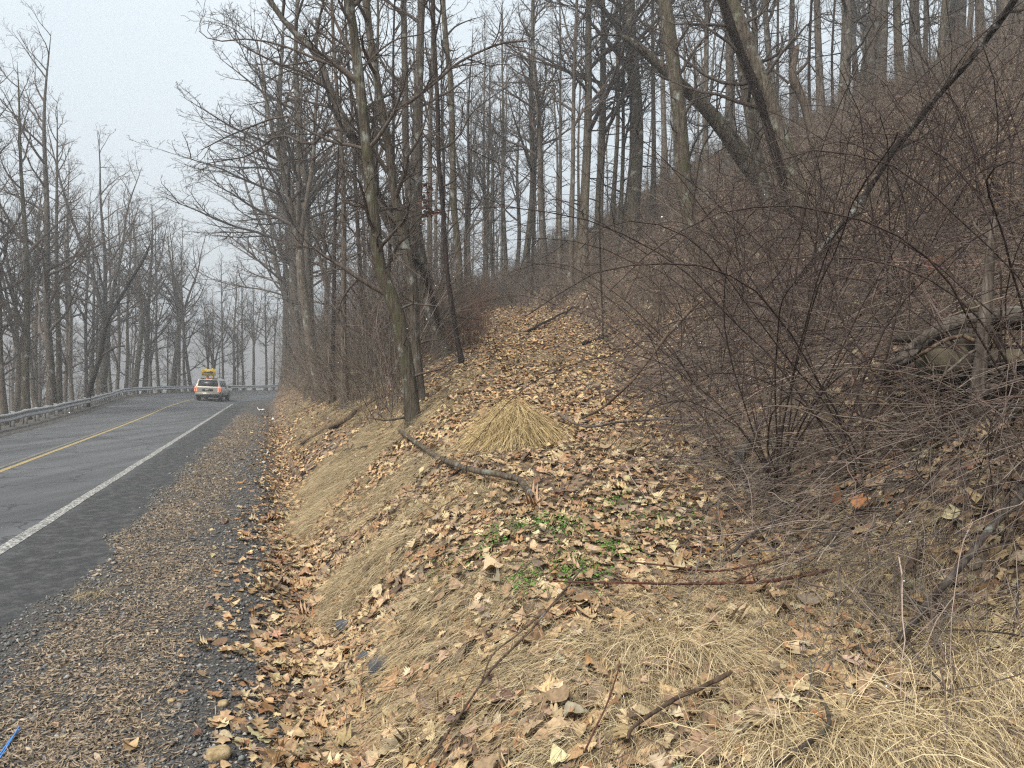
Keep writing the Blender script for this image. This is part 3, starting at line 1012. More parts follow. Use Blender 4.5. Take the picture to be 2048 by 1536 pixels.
hero("bare_tree", "thin grey trunk close left of the straight trunk behind the shaggy leaning tree", [(846, 640), (832, 520), (822, 430), (813, 342), (810, 200), (809, 103), (807, 0)], 20, 17, 12, M['bark'], extend=8, nl=12, t0=.45, lmax=2.2, seed=32)
hero("bare_tree", "clean pale-brown trunk standing alone just right of the blackish sapling", [(920, 592), (916, 495), (908, 420), (906, 342), (902, 171), (892, 85), (886, 0)], 23, 15, 10, M['bark_olive'], extend=8, nl=12, t0=.45, lmax=2.2, seed=33)
hero("sapling", "thin blackish sapling with one forked right limb at the left edge of the path", [(917, 690), (908, 638), (893, 535), (889, 461), (883, 386), (876, 300), (876, 222), (871, 137), (868, 60), (866, 0)], 14.8, 10, 8, M['bark_dark'], extend=3, nl=10, t0=.45, lmax=1.6, seed=6,
     side=[([(876, 300), (900, 290), (924, 263), (941, 229), (978, 198), (1019, 171)], 14.8, 14.4, 5, 1.5, 6), ([(876, 290), (862, 263), (842, 214)], 14.8, 15.2, 4, 1.5, 4)])
hero("bare_tree", "straight olive-barked tree with a vertical crown, mossy foot, right of the path", [(1403, 552), (1396, 520), (1387, 480), (1374, 400), (1368, 370), (1359, 231), (1345, 116), (1333, 23), (1330, 0)], 18, 36, 26, M['bark_olive'], extend=8, nl=20, t0=.3, lmax=2.6, seed=7)
hr10, sm10, rad10 = hero("bare_tree", "large furrowed tree leaning left with a thick dark vine up its stem", [(1606, 476), (1600, 440), (1586, 380), (1563, 301), (1535, 208), (1507, 139), (1480, 69), (1456, 0)], 15, 48, 38, M['bark_lichen'], extend=7, nl=16, t0=.4, lmax=3, seed=8)
hero("dead_tree", "broken-topped trunk leaning far left across the hillside with a pale splintered end", [(1560, 440), (1535, 385), (1493, 324), (1433, 241), (1378, 185), (1322, 134), (1276, 93), (1239, 69)], 18.5, 44, 13, M['bark_lichen'], nl=9, t0=.3, lmax=1.5, seed=9, broken=True)
hero("dead_snag", "pale barkless snag with a jagged top between the furrowed tree and the hillside", [(1652, 372), (1646, 340), (1630, 290), (1609, 208), (1586, 153), (1590, 115), (1595, 88)], 17, 26, 12, M['bark_pale'], nl=0, seed=10, broken=True, cat="tree",
     side=[([(1612, 215), (1598, 190), (1570, 160), (1530, 128)], 17, 17.5, 9, 3, 3), ([(1586, 153), (1612, 128), (1616, 112)], 17, 17, 8, 3, 0)])
hero("bare_tree", "grey middle-sized trunk standing close behind the furrowed leaning tree", [(1548, 470), (1541, 425), (1525, 350), (1507, 278), (1494, 200), (1482, 130), (1476, 40), (1470, 0)], 16.5, 24, 16, M['bark'], extend=7, nl=14, t0=.4, lmax=2.4, seed=12)
hero("bare_tree", "dark leaning tree with a bent broken limb growing at the guard rail", [(172, 820), (178, 785), (190, 745), (200, 715), (206, 680), (216, 640), (236, 605), (262, 560), (290, 515)], 42, 12, 4, M['bark_dark'], extend=1.2, nl=12, t0=.5, lmax=2.4, seed=13, group=LEFT,
     side=[([(202, 712), (218, 702), (232, 694), (250, 692)], 42, 42, 6, 3, 0)], cfg=CFG)
hero("leaning_pole", "long dark dead stem with white lichen patches slanting up across the brambles", [(1560, 598), (1595, 556), (1632, 518), (1656, 481), (1716, 412), (1771, 324), (1822, 259), (1868, 199), (1924, 139), (1980, 69), (2017, 18), (2060, -45)], 11.4, 13, 13, M['pole'], d1=7.6, extend=.8, nl=7, t0=.4, lmax=.8, seed=14, cat="dead stem", cfg=dict(CFG_N, levels=3))
hero("dead_stump", "short weathered upright dead trunk standing in front of the rock hollow", [(1956, 822), (1956, 770), (1961, 731), (1966, 670), (1972, 616), (1978, 540), (1984, 470), (1986, 430)], 5.2, 32, 16, M['wood_grey'], nl=2, t0=.5, lmax=.4, seed=15, broken=True, cat="dead trunk", cfg=dict(CFG_N, levels=2))

# the hairy vine clinging to the furrowed tree
T = Tubes()
side_dir = np.array([-.8, -.6, 0])
vp = sm10[2:21] + side_dir * rad10[2:21, None] * 1.05
T.add(vp, .075 * (1 + .25 * np.sin(np.arange(len(vp)) * 2.1)), 8)
for k in range(900):
    q, d, i = sample_poly(vp, R2.random())
    dd = turned(d, math.radians(R2.uniform(50, 130)), R2.uniform(0, 6.28))
    T.add([q + dd * .05, q + dd * .11 + R2.normal(0, .02, 3), q + dd * .16 + R2.normal(0, .03, 3)], [.005, .004, .002], 3)
T.build("vine", M['vine'], None, label="thick dark hairy vine climbing the left side of the furrowed leaning tree", cat="vine")
T = Tubes()
vp = sm3[3:16] + np.array([.7, -.7, 0]) * rad3[3:16, None] * .8
for k in range(1300):
    q, d, i = sample_poly(vp, R2.random() ** .8)
    dd = turned(d, math.radians(R2.uniform(40, 140)), R2.uniform(0, 6.28))
    T.add([q, q + dd * .09 + R2.normal(0, .02, 3), q + dd * .18 + R2.normal(0, .04, 3)], [.006, .005, .002], 3)
T.add(vp, np.full(len(vp), .06), 7)
T.build("vine", M['vine'], None, label="dark shaggy vine clinging to the tree that leans hard left", cat="vine")
# hanging grapevines
for k, (pp, d, lab) in enumerate([([(1240, -40), (1236, 150), (1205, 330), (1199, 420), (1202, 560), (1206, 640)], 19, "thin dark vine hanging straight down to a kink at the right of the path"),
                                  ([(1320, 10), (1290, 210), (1262, 330), (1240, 480), (1225, 560)], 24, "slack dark vine slanting between the tall trunks above the path"),
                                  ([(1452, 60), (1436, 170), (1430, 250), (1404, 300), (1390, 380), (1384, 440)], 17, "bent grey vine hooked over the broken leaning trunk")]):
    T = Tubes()
    sp = smooth_poly(trace(pp, d), 22)
    sp[-1, 2] = min(sp[-1, 2], gz(*sp[-1, :2]) - .05) if k == 0 else sp[-1, 2]
    T.add(sp, np.full(22, (.022, .016, .02)[k]), 6)
    rv = np.random.default_rng(40 + k)
    limbs(T, rv, sp, np.full(22, .015), .1, 7, dict(CFG_N, levels=3, kids=(3, 2, 2)), .8, (40, 80), .2, 1.0, 2)
    T.build("hanging_vine", M['bark_dark'], None, label=lab, cat="vine")

# ------------------------------------------------------------------ fallen leaves, straw, gravel: scattered over the ground
def leaf_shape(widths):
    n = len(widths)
    u = np.linspace(0, 1, n)
    w = np.array(widths)
    v = np.concatenate([np.stack([u, w, u * 0], -1), np.stack([u, w * 0, u * 0], -1), np.stack([u, -w, u * 0], -1)])
    i = np.arange(n - 1)
    q = np.concatenate([np.stack([i + n, i + n + 1, i + 1, i], -1), np.stack([i + 2 * n, i + 2 * n + 1, i + n + 1, i + n], -1)])
    return v, q
OAK = []
for wd, sh in (([.012, .012, .10, .20, .09, .33, .40, .12, .34, .36, .13, .20, .02], .05), ([.012, .015, .16, .07, .28, .09, .38, .11, .30, .10, .15, .08, .01], .08), ([.012, .012, .22, .36, .42, .40, .33, .28, .18, .06, .0], .0),
               ([.012, .05, .34, .20, .48, .22, .50, .16, .26, .08, .0], .06)):
    v, q = leaf_shape(wd)
    n = len(wd)
    # lobes sweep towards the tip
    sweep = np.zeros(len(v))
    big = np.array(wd) > np.convolve(wd, [.25, .5, .25], 'same')
    sweep[:n][big] = sh
    sweep[2 * n:][big] = sh
    v[:, 0] += sweep
    OAK.append((v, q))
FAR = [leaf_shape([.02, .26, .36, .24, .02]), leaf_shape([.02, .30, .18, .34, .02])]

def scatter(pos, normal, size, shape, rng, tilt=.35, curl=.5, lift=(.004, .03), cols=None):
    """copies of a leaf shape laid on the ground; returns verts, quads, colours"""
    v0, q0 = shape
    m = len(pos)
    yaw = rng.uniform(0, 2 * math.pi, m)
    n = nrm(normal + rng.normal(0, tilt, (m, 3)))
    a0 = np.stack([np.cos(yaw), np.sin(yaw), yaw * 0], -1)
    t = nrm(a0 - (a0 * n).sum(-1, keepdims=True) * n)
    b = np.cross(n, t)
    c1, c2, c3 = rng.normal(0, curl, m), np.abs(rng.normal(0, curl * 1.5, m)) * rng.choice([-1, 1, 1], m), rng.normal(0, curl, m)
    u, w = v0[None, :, 0] - .5, v0[None, :, 1] * rng.uniform(.75, 1.15, (m, 1))
    zz = c1[:, None] * u * u + c2[:, None] * w * w * 2 + c3[:, None] * u * w + rng.normal(0, .02, (m, len(v0)))
    loc = (u[..., None] * t[:, None] + w[..., None] * b[:, None] + zz[..., None] * n[:, None]) * size[:, None, None]
    V = loc + (pos + normal * rng.uniform(lift[0], lift[1], m)[:, None])[:, None]
    Q = (q0[None] + (np.arange(m) * len(v0))[:, None, None]).reshape(-1, 4)
    C = np.repeat(cols, len(v0), axis=0)
    return V.reshape(-1, 3), Q, C

LEAFPAL = np.array([(.38, .265, .17), (.31, .205, .13), (.44, .325, .22), (.25, .16, .105), (.14, .095, .07), (.29, .16, .09), (.40, .29, .19), (.22, .165, .13), (.46, .37, .26), (.34, .235, .165)])
def leaf_cols(rng, m, dark=1.0, p=None):
    c = np.array([1.02, 1.03, .93]) * LEAFPAL[rng.choice(len(LEAFPAL), m, p=p)]
    return np.clip(c * rng.uniform(.72, 1.2, (m, 1)) * rng.normal(1, .04, (m, 3)) * dark, 0, 1)

class Soup:
    def __init__(s):
        s.V, s.Q, s.C, s.n = [], [], [], 0
    def add(s, V, Q, C):
        s.V.append(V); s.Q.append(Q + s.n); s.C.append(C); s.n += len(V)
    def build(s, name, mat, smooth=True, parent=None, **kw):
        return obj_np(name, np.concatenate(s.V), [np.concatenate(s.Q)], mat, parent, smooth, np.concatenate(s.C), **kw)

def polar(rng, m, d0, d1, a0, a1, pw=0.0):
    """points round the camera; pw: density exponent over distance"""
    u = rng.random(m)
    k = pw + 1
    d = (d0 ** k + (d1 ** k - d0 ** k) * u) ** (1 / k)
    a_ = np.radians(rng.uniform(a0, a1, m))
    return d * np.sin(a_), d * np.cos(a_)

def lay(x, y):
    z = ground(x, y)
    return np.stack([x, y, z], -1), gnormal(x, y)

R3 = np.random.default_rng(101)
soup = Soup()
def leaf_weight(x, y):
    o, s = offs(x, y)
    patch = .75 + .35 * vnoise(x * .7, y * .7, 81)
    w = np.where(o > 3.5, patch, 0)
    w = np.maximum(w, 1.25 * np.exp(-((o - 3.15) / .5) ** 2))              # thick in the ditch
    bank = (o > 3.7) & (x < -.8) & (y > 4)
    w = np.where(bank, w * .8, w)
    w = np.where((x > 2.6) & (o > 4), w * .75, w)
    w = w * (1 - .65 * ss(30, 33, y))
    return w
# near: lobed oak leaves
x, y = polar(R3, 76000, 1.3, 10.5, -44, 46, .25)
keep = R3.random(len(x)) < leaf_weight(x, y) * .8
x, y = x[keep], y[keep]
d = np.hypot(x, y)
pos, nr = lay(x, y)
sz = R3.lognormal(math.log(.076), .38, len(x)).clip(.03, .17)
oo_, _ = offs(x, y)
hillm = x > 2.0
for k in range(4):
    mk = R3.integers(0, 4, len(x)) == k
    mk &= d < 10.5
    col = leaf_cols(R3, mk.sum()) * np.where(hillm[mk][:, None], .8, np.array([[1.14, 1.1, 1.02]]))
    ditch_ = np.abs(oo_[mk] - 3.1) < .6
    soup.add(*scatter(pos[mk], nr[mk], sz[mk] * np.where(ditch_, 1.1, 1), OAK[k], R3, .16, .42, (.004, .03), col))
x, y = polar(R3, 19000, 1.5, 13, -38, 46, .3)
o, s = offs(x, y)
keep = (o > 3.4) & (R3.random(len(x)) < .5 + .4 * vnoise(x * 1.1, y * 1.1, 83))
x, y = x[keep], y[keep]
pos, nr = lay(x, y)
for k in range(4):
    mk = R3.integers(0, 4, len(x)) == k
    soup.add(*scatter(pos[mk], nr[mk], R3.lognormal(math.log(.070), .4, mk.sum()).clip(.03, .16), OAK[k], R3, .2, .5, (.03, .075), leaf_cols(R3, mk.sum()) * np.where(x[mk] > 2.0, .85, 1.05)[:, None]))
# farther: plain leaves
x, y = polar(R3, 210000, 9, 48, -42, 44, .0)
keep = R3.random(len(x)) < leaf_weight(x, y) * .85
x, y = x[keep], y[keep]
pos, nr = lay(x, y)
d = np.hypot(x, y)
sz = R3.lognormal(math.log(.085), .3, len(x)) * (1 + np.clip(d - 14, 0, 30) * .012)
for k in range(2):
    mk = R3.integers(0, 2, len(x)) == k
    col = leaf_cols(R3, mk.sum()) * np.where(x[mk][:, None] > 2.3, .9, np.array([[1.30, 1.22, 1.06]]))
    soup.add(*scatter(pos[mk], nr[mk], sz[mk], FAR[k], R3, .22, .5, (.004, .03), col))
soup.build("fallen_leaves", M['leaf'], kind="stuff", label="brown oak leaves lying over the path, bank and slope", cat="leaves")

# shoulder debris: needles, crumbled leaf and bark
soup = Soup()
chip = leaf_shape([.05, .2, .15, .03])
x, y = polar(R3, 430000, 1.6, 40, -50, 2, -.15)
o, s = offs(x, y)
band = 1.3 * np.exp(-((o - 1.72 - .25 * vnoise(s * .6, s * 0, 91)) / .48) ** 4) + .5 * np.exp(-((o - 2.9) / .35) ** 2)
band = np.maximum(band, .25 * ((o > 1.1) & (o < 3.4)))
band = band * (1 - .75 * np.exp(-((o - 2.45) / .22) ** 4) * (y < 9))
keep = (R3.random(len(x)) < band * (.8 + .5 * vnoise(x * 2.5, y * 2.5, 92))) & (o > .95 + .1 * vnoise(s * 3, s * 0, 93))
x, y = x[keep], y[keep]
d = np.hypot(x, y)
pos, nr = lay(x, y)
sz = R3.lognormal(math.log(.019), .5, len(x)).clip(.008, .07) * (1 + np.clip(d - 6, 0, 30) * .035)
soup.add(*scatter(pos, nr, sz, chip, R3, .35, .5, (.001, .012), np.clip(leaf_cols(R3, len(x)) * .5 + np.array([(.165, .132, .10)]) * R3.uniform(.5, 1.6, (len(x), 1)), 0, 1)))
ndl = leaf_shape([.02, .045, .04, .01])
m = len(x)
pick = R3.choice(m, int(m * .7), replace=False)
soup.add(*scatter(pos[pick] + R3.normal(0, .02, (len(pick), 3)) * (1, 1, 0), nr[pick], R3.uniform(.03, .075, len(pick)) * (1 + np.clip(d[pick] - 6, 0, 30) * .03), ndl, R3, .22, .3, (.004, .016), np.array([(.29, .225, .155)]) * R3.uniform(.45, 1.3, (len(pick), 1))))
soup.build("leaf_litter", M['leaf'], kind="stuff", label="crumbled leaves and chips along the gravel shoulder", cat="litter")

# gravel
octv = np.array([(1, 0, 0), (0, 1, 0), (-1, 0, 0), (0, -1, 0), (0, 0, 1), (0, 0, -1)], float)
octf = np.array([(0, 1, 4), (1, 2, 4), (2, 3, 4), (3, 0, 4), (1, 0, 5), (2, 1, 5), (3, 2, 5), (0, 3, 5)])
x, y = polar(R3, 110000, 1.6, 20, -50, 4, -.45)
o, s = offs(x, y)
w = np.where((o > .7) & (o < 3.1), .55, 0) + .5 * np.exp(-((o - 2.35) / .3) ** 2) + .6 * np.exp(-((o - 1.1) / .25) ** 2) + .12 * ((o > .35) & (o < .9))
w = np.maximum(w, .10 * ((o >= 3.1) & (x < 0) & (y < 8)))
keep = R3.random(len(x)) < w
x, y = x[keep], y[keep]
pos, nr = lay(x, y)
m = len(x)
sz = R3.lognormal(math.log(.0075), .5, m).clip(.0035, .024) * (1 + np.clip(np.hypot(x, y) - 5, 0, 20) * .05)
sh = octv[None] * R3.uniform(.6, 1.25, (m, 6, 1)) * np.stack([R3.uniform(.8, 1.4, m), R3.uniform(.7, 1.1, m), R3.uniform(.45, .8, m)], -1)[:, None]
an = R3.uniform(0, 6.28, m)
cs, sn = np.cos(an)[:, None], np.sin(an)[:, None]
sh = np.stack([sh[..., 0] * cs - sh[..., 1] * sn, sh[..., 0] * sn + sh[..., 1] * cs, sh[..., 2]], -1) * sz[:, None, None]
V = (sh + pos[:, None] + np.array([0, 0, 1]) * sz[:, None, None] * .3).reshape(-1, 3)
g_ = R3.uniform(.05, .20, (m, 1)) * np.array([[1, .99, .96]]) * R3.normal(1, .03, (m, 3))
light_ = R3.random(m) < .10
g_[light_] = R3.uniform(.25, .42, (light_.sum(), 1)) * np.array([[1, .95, .85]])
obj_np("gravel", V, [(octf[None] + (np.arange(m) * 6)[:, None, None]).reshape(-1, 3)], M['stone_bits'], smooth=False, color=np.repeat(np.clip(g_, 0, 1), 6, axis=0), kind="stuff", label="dark grey gravel of the road shoulder", cat="gravel")

# dry grass
def blades(pos, direction, length, width, rng, droop=1.0, n=6, rise=1.0):
    """drooping straw blades: each starts upwards and falls over along DIRECTION"""
    m = len(pos)
    p = pos.copy()
    d = nrm(direction * .8 + UP * rise + rng.normal(0, .25, (m, 3)))
    out = [p.copy()]
    ds = [d.copy()]
    st = (length / (n - 1))[:, None]
    for i in range(n - 1):
        d = nrm(d + (direction * .30 - UP * .42 * droop) * rng.uniform(.7, 1.4, (m, 1)) + rng.normal(0, .10, (m, 3)))
        p = p + d * st
        gzz = ground(p[:, 0], p[:, 1]) + .006
        p[:, 2] = np.maximum(p[:, 2], gzz + rng.uniform(0, .03, m))
        out.append(p.copy())
        ds.append(d.copy())
    P_ = np.stack(out, 1)
    D_ = np.stack(ds, 1)
    sdv = nrm(np.cross(D_, rng.normal(0, 1, (m, 1, 3)) + np.array([0, 0, 1.2])))
    w = width[:, None, None] * np.linspace(1, .25, n)[None, :, None]
    V = np.stack([P_ + sdv * w * .5, P_ - sdv * w * .5], 2)          # m,n,2,3
    i = np.arange(n - 1) * 2
    q = np.stack([i, i + 1, i + 3, i + 2], -1)
    Q = (q[None] + (np.arange(m) * n * 2)[:, None, None]).reshape(-1, 4)
    return V.reshape(-1, 3), Q
STRAW = np.array([(.52, .40, .225), (.44, .335, .185), (.62, .51, .32), (.36, .28, .165), (.50, .40, .25), (.27, .21, .135)])
def straw_cols(rng, m, k, f=1.0):
    c = STRAW[rng.choice(len(STRAW), m)] * rng.uniform(.75, 1.15, (m, 1)) * f
    return np.repeat(np.clip(c, 0, 1), k, axis=0)

def downhill(x, y):
    n = gnormal(x, y, .15)
    d = np.stack([n[:, 0], n[:, 1], n[:, 0] * 0], -1)
    return d / np.maximum(.25, np.linalg.norm(d, axis=-1, keepdims=True))

def grass_patch(soup, px, py, rx, ry, count, lmin, lmax, width=.0028, f=1.0, rise=.8, tuft=.08, bias=(0, 0), droop=1.0):
    """tufts of dry grass round the ground point under a photo pixel"""
    c = G(px, py)
    nt_ = max(1, count // 28)
    tx = c[0] + R3.normal(0, rx, nt_)
    ty = c[1] + R3.normal(0, ry, nt_)
    o, s = offs(tx, ty)
    okm = o > (2.9 if count > 200 else .8)
    tx, ty = tx[okm], ty[okm]
    k = R3.integers(0, len(tx), count)
    x = tx[k] + R3.normal(0, tuft, count)
    y = ty[k] + R3.normal(0, tuft, count)
    ang = R3.uniform(0, 6.28, len(tx))
    td = np.stack([np.cos(ang), np.sin(ang), ang * 0], -1)[k] * .45
    dr = downhill(x, y) * .9 + td + np.array([bias[0], bias[1], 0]) + R3.normal(0, .22, (count, 3)) * (1, 1, 0)
    pos = np.stack([x, y, ground(x, y)], -1)
    V, Q = blades(pos, dr, R3.uniform(lmin, lmax, count), R3.uniform(.7, 1.3, count) * width, R3, droop, 6, rise)
    soup.add(V, Q, straw_cols(R3, count, 12, f))

soup = Soup()
# along the bank face between toe and crest, tuft by tuft
nt_ = 3600
s_ = -62 + np.abs(R3.normal(0, 1, nt_)) * 13 + R3.uniform(5, 12, nt_)
o_ = R3.uniform(3.5, 5.5, nt_)
tx, ty = rpt(s_, o_)
cl = vnoise(tx * 1.3, ty * 1.3, 95) + .7 * vnoise(tx * 3.4, ty * 3.4, 96)
keep = (cl > .05) & (ty > 3.0)
tx, ty = tx[keep], ty[keep]
cnt = np.clip(R3.lognormal(math.log(26), .5, len(tx)), 6, 80).astype(int)
k = np.repeat(np.arange(len(tx)), cnt)
m = len(k)
sp_t = R3.uniform(.03, .10, len(tx))[k]
x, y = tx[k] + R3.normal(0, 1, m) * sp_t, ty[k] + R3.normal(0, 1, m) * sp_t
td = R3.normal(0, .55, (len(tx), 3))[k] * (1, 1, 0)
Lt_ = R3.uniform(.14, .42, len(tx))[k] * R3.uniform(.6, 1.15, m)
tint = R3.uniform(.5, 1.2, (len(tx), 1))[k]
V, Q = blades(np.stack([x, y, ground(x, y)], -1), downhill(x, y) * .9 + td + R3.normal(0, .35, (m, 3)) * (1, 1, 0), Lt_, R3.uniform(.002, .0036, m) * (1 + np.clip(y - 8, 0, 30) * .05), R3, 1.0, 6, .7)
soup.add(V, Q, np.clip(straw_cols(R3, m, 12, 1.0) * np.repeat(tint, 12, axis=0), 0, 1))
for args in [(680, 930, .35, .6, 5200, .16, .4), (760, 900, .4, .5, 3600, .15, .36), (650, 1010, .25, .45, 3600, .15, .36), (620, 1060, .2, .3, 2600, .15, .3), (800, 980, .4, .35, 2400, .14, .3), (960, 985, .18, .18, 900, .12, .28),
             (760, 1110, .25, .3, 1800, .12, .3), (860, 1230, .25, .25, 1500, .12, .3), (1180, 1480, .22, .15, 1300, .12, .28), (1010, 1170, .15, .15, 700, .12, .28), (700, 1190, .2, .2, 1000, .12, .3),
             (1300, 1300, .35, .16, 2600, .12, .32), (1480, 1210, .35, .16, 2400, .12, .3), (1560, 1180, .25, .15, 1700, .12, .3), (1720, 1160, .26, .12, 3600, .14, .34), (1450, 1270, .25, .12, 1500, .12, .3), (1880, 1290, .3, .12, 1800, .14, .36),
             (1560, 1060, .2, .2, 900, .1, .24), (1240, 890, .16, .2, 700, .12, .28), (1480, 930, .4, .3, 1400, .12, .28), (930, 760, .3, .7, 1400, .14, .3), (1090, 720, .3, .6, 900, .14, .3), (1400, 1400, .3, .15, 1600, .12, .3), (1050, 1330, .3, .2, 1500, .12, .28), (870, 1400, .25, .2, 1400, .12, .28)]:
    grass_patch(soup, *args[:4], int(args[4] * 1.5), *args[5:])
soup.build("dry_grass", M['straw'], kind="stuff", label="matted straw-coloured dead grass on the bank and among the leaves", cat="grass")

# separate tussocks
def tussock(label, spots, lmin, lmax, count, f=1.0, rise=1.0, width=.003, bias=(0, 0), droop=1.0):
    sp = Soup()
    for px, py, rx, ry, share in spots:
        grass_patch(sp, px, py, rx, ry, int(count * share), lmin, lmax, width, f, rise, .06, bias, droop)
    sp.build("grass_clump", M['straw'], label=label, cat="grass clump", group="clumps of dead grass")
c_ = G(1020, 885)
m = 5600
pk = R3.integers(0, 3, m)                       # three slumped bunches leaning on each other
pkx, pky, pkh, pkr = (np.array(v_)[pk] for v_ in ([.10, -.12, .26], [.05, .16, .12], [.50, .40, .34], [.42, .46, .40]))
ph = R3.uniform(0, 6.28, m)
f_ = R3.random(m) ** .65
Rx = pkr * (1 + .22 * np.sin(ph * 3 + pk) + R3.normal(0, .10, m))
x, y = c_[0] + pkx * (1 - .5 * f_) + np.cos(ph) * Rx * f_, c_[1] + pky + np.sin(ph) * Rx * .9 * f_
hgt_ = pkh * np.clip(1 - f_, 0, 1) ** .8 + .05 * vnoise(x * 9, y * 9, 3) * (1 - f_) + R3.normal(0, .03, m)
pos = np.stack([x, y, ground(x, y) + np.maximum(hgt_, .01)], -1)
bun = R3.normal(0, .45, (60, 3))[R3.integers(0, 60, m)]
dr = np.stack([np.cos(ph), np.sin(ph), ph * 0], -1) + (R3.normal(0, .45, (m, 3)) + bun) * (1, 1, 0)
V, Q = blades(pos, dr * .8, R3.uniform(.10, .50, m), R3.uniform(.003, .0055, m), R3, .9, 6, np.where(R3.random(m) < .15, .6, -.35)[:, None])
sp_ = Soup()
sp_.add(V, Q, straw_cols(R3, m, 12, 1.12) * np.array([[1.05, 1.0, .85]]))
sp_.build("grass_clump", M['straw'], label="tent-shaped mound of golden dead grass in the middle of the path", cat="grass clump", group="clumps of dead grass")
tussock("big flowing clump of pale straw grass on the slope's foot under the curved stick", [(1800, 1500, .30, .10, .45), (1950, 1440, .22, .1, .3), (1650, 1530, .2, .08, .25)], .12, .62, 7600, 1.2, .9, .0040, (-.5, -.15))
tussock("pale straw clump beside the long grey diagonal branch", [(1960, 1330, .18, .10, .6), (2030, 1360, .14, .08, .4)], .22, .5, 3600, 1.3, .9, .004, (-.4, -.1))
tussock("low arched grass clump under the long red-brown cane", [(1330, 1305, .14, .07, 1)], .18, .38, 2400, 1.2, 1.0, .0036)
tussock("small upright tuft of dry stems at the asphalt's crumbling edge", [(170, 1195, .07, .06, 1)], .10, .22, 110, 1.0, 1.8)

# small green plants in the leaf litter
soup = Soup()
for px, py, rx, n_ in [(1010, 1070, .10, 420), (1090, 1060, .12, 520), (1150, 1150, .10, 620), (1050, 1170, .06, 320), (1230, 1105, .07, 360), (960, 1110, .12, 260), (1130, 1060, .1, 300), (1220, 1010, .12, 300), (1300, 1060, .15, 220), (1170, 750, .2, 200), (880, 1150, .15, 220), (1360, 1030, .14, 160)]:
    n_ = int(n_ * .95)
    c = G(px, py)
    x, y = c[0] + R3.normal(0, rx * 1.15, n_), c[1] + R3.normal(0, rx * 1.4, n_)
    pos, nr = lay(x, y)
    col = np.array([(.085, .17, .03)]) * R3.uniform(.6, 1.5, (n_, 1)) * R3.normal(1, .08, (n_, 3))
    soup.add(*scatter(pos, nr, R3.uniform(.010, .024, n_), FAR[0], R3, .4, .3, (.015, .065), np.clip(col, 0, 1)))
soup.build("ground_cover", M['green'], kind="stuff", label="small bright green sprouts between the leaves", cat="ground cover")

# ------------------------------------------------------------------ brush: thin shoots, brambles
def canes(rng, pos, d0, length, r, n, grav, wig, col, side=3, up=0.0):
    """vectorised thin stems that bend under their own weight"""
    m = len(pos)
    p, d = pos.copy(), nrm(d0)
    out = [p.copy()]
    st = (length / (n - 1))[:, None]
    for i in range(n - 1):
        d = nrm(d + rng.normal(0, wig, (m, 3)) - UP * grav[:, None] + UP * up)
        p = p + d * st
        p[:, 2] = np.maximum(p[:, 2], ground(p[:, 0], p[:, 1]) + .02)
        out.append(p.copy())
    P_ = np.stack(out, 1)
    rad = r[:, None] * np.linspace(1, .3, n)[None]
    return P_, rad

def add_brush(T, rng, x, y, lmin, lmax, r0, n=9, grav=(.0, .1), wig=.12, spread=.45, kids=3, base=(.10, .078, .064), kl=.45, up=0.0, lean=None):
    m = len(x)
    pos = np.stack([x, y, ground(x, y) - .03], -1)
    d0 = UP[None] + rng.normal(0, spread, (m, 3)) * (1, 1, .3)
    if lean is not None:
        d0 = d0 + lean
    L = rng.uniform(lmin, lmax, m)
    r = r0 * rng.uniform(.6, 1.3, m)
    gv_ = rng.uniform(grav[0], grav[1], m)
    P_, rad = canes(rng, pos, d0, L, r, n, gv_, wig, None, 3, up)
    col = np.array([base]) * rng.lognormal(0, .38, (m, 1)).clip(.4, 2.2) * rng.normal(1, .05, (m, 3))
    T.add_many(P_, rad, 4 if r0 > .006 else 3, np.clip(col, 0, 1))
    for k in range(kids):
        i = rng.integers(2, n - 1, m)
        q = P_[np.arange(m), i]
        dd = nrm(P_[np.arange(m), np.minimum(i + 1, n - 1)] - P_[np.arange(m), i - 1]) + rng.normal(0, .55, (m, 3))
        P2, rad2 = canes(rng, q, dd, L * rng.uniform(.2, kl, m), r * .6, 6, gv_, wig * 1.3, None)
        T.add_many(P2, rad2, 3, np.clip(col * 1.05, 0, 1))
        if k < 2:
            i2 = rng.integers(1, 5, m)
            q2 = P2[np.arange(m), i2]
            dd2 = nrm(P2[np.arange(m), i2] - P2[np.arange(m), i2 - 1]) + rng.normal(0, .6, (m, 3))
            P3, rad3 = canes(rng, q2, dd2, L * rng.uniform(.08, .2, m), r * .4, 4, gv_, wig * 1.4, None)
            T.add_many(P3, rad3, 3, np.clip(col * 1.1, 0, 1))

R4 = np.random.default_rng(77)
# thicket on the bank between road and path
T = Tubes()
m = 9000
d = R4.uniform(11.5, 62, m)
px = R4.uniform(565, 905, m)
x = (px - 1024) / F * d
o, s = offs(x, d)
keep = (o > 4.5 - .9 * ss(-32, -8, s)) & (x < -1.75 - .5 * R4.random(m)) & (o < 17) & (R4.random(m) < np.clip((d - 9) / 9, .1, 1))
x, y = x[keep], d[keep]
add_brush(T, R4, x, y, .7, 2.6, .0062, 9, (.0, .16), .13, .5, 4, (.145, .115, .088))
m = 2600
d = R4.uniform(12.5, 60, m)
px = R4.uniform(560, 890, m)
x = (px - 1024) / F * d
o, s = offs(x, d)
keep = (o > 4.6 - .9 * ss(-32, -8, s)) & (x < -2.0) & (o < 16)
add_brush(T, R4, x[keep], d[keep], 2.2, 5.5, .0085, 9, (.0, .05), .09, .30, 5, (.125, .10, .082), .4)
T.build("brush", M['brush'], color=True, kind="stuff", label="dense brown brush of thin shoots on the bank under the trees", cat="brush")

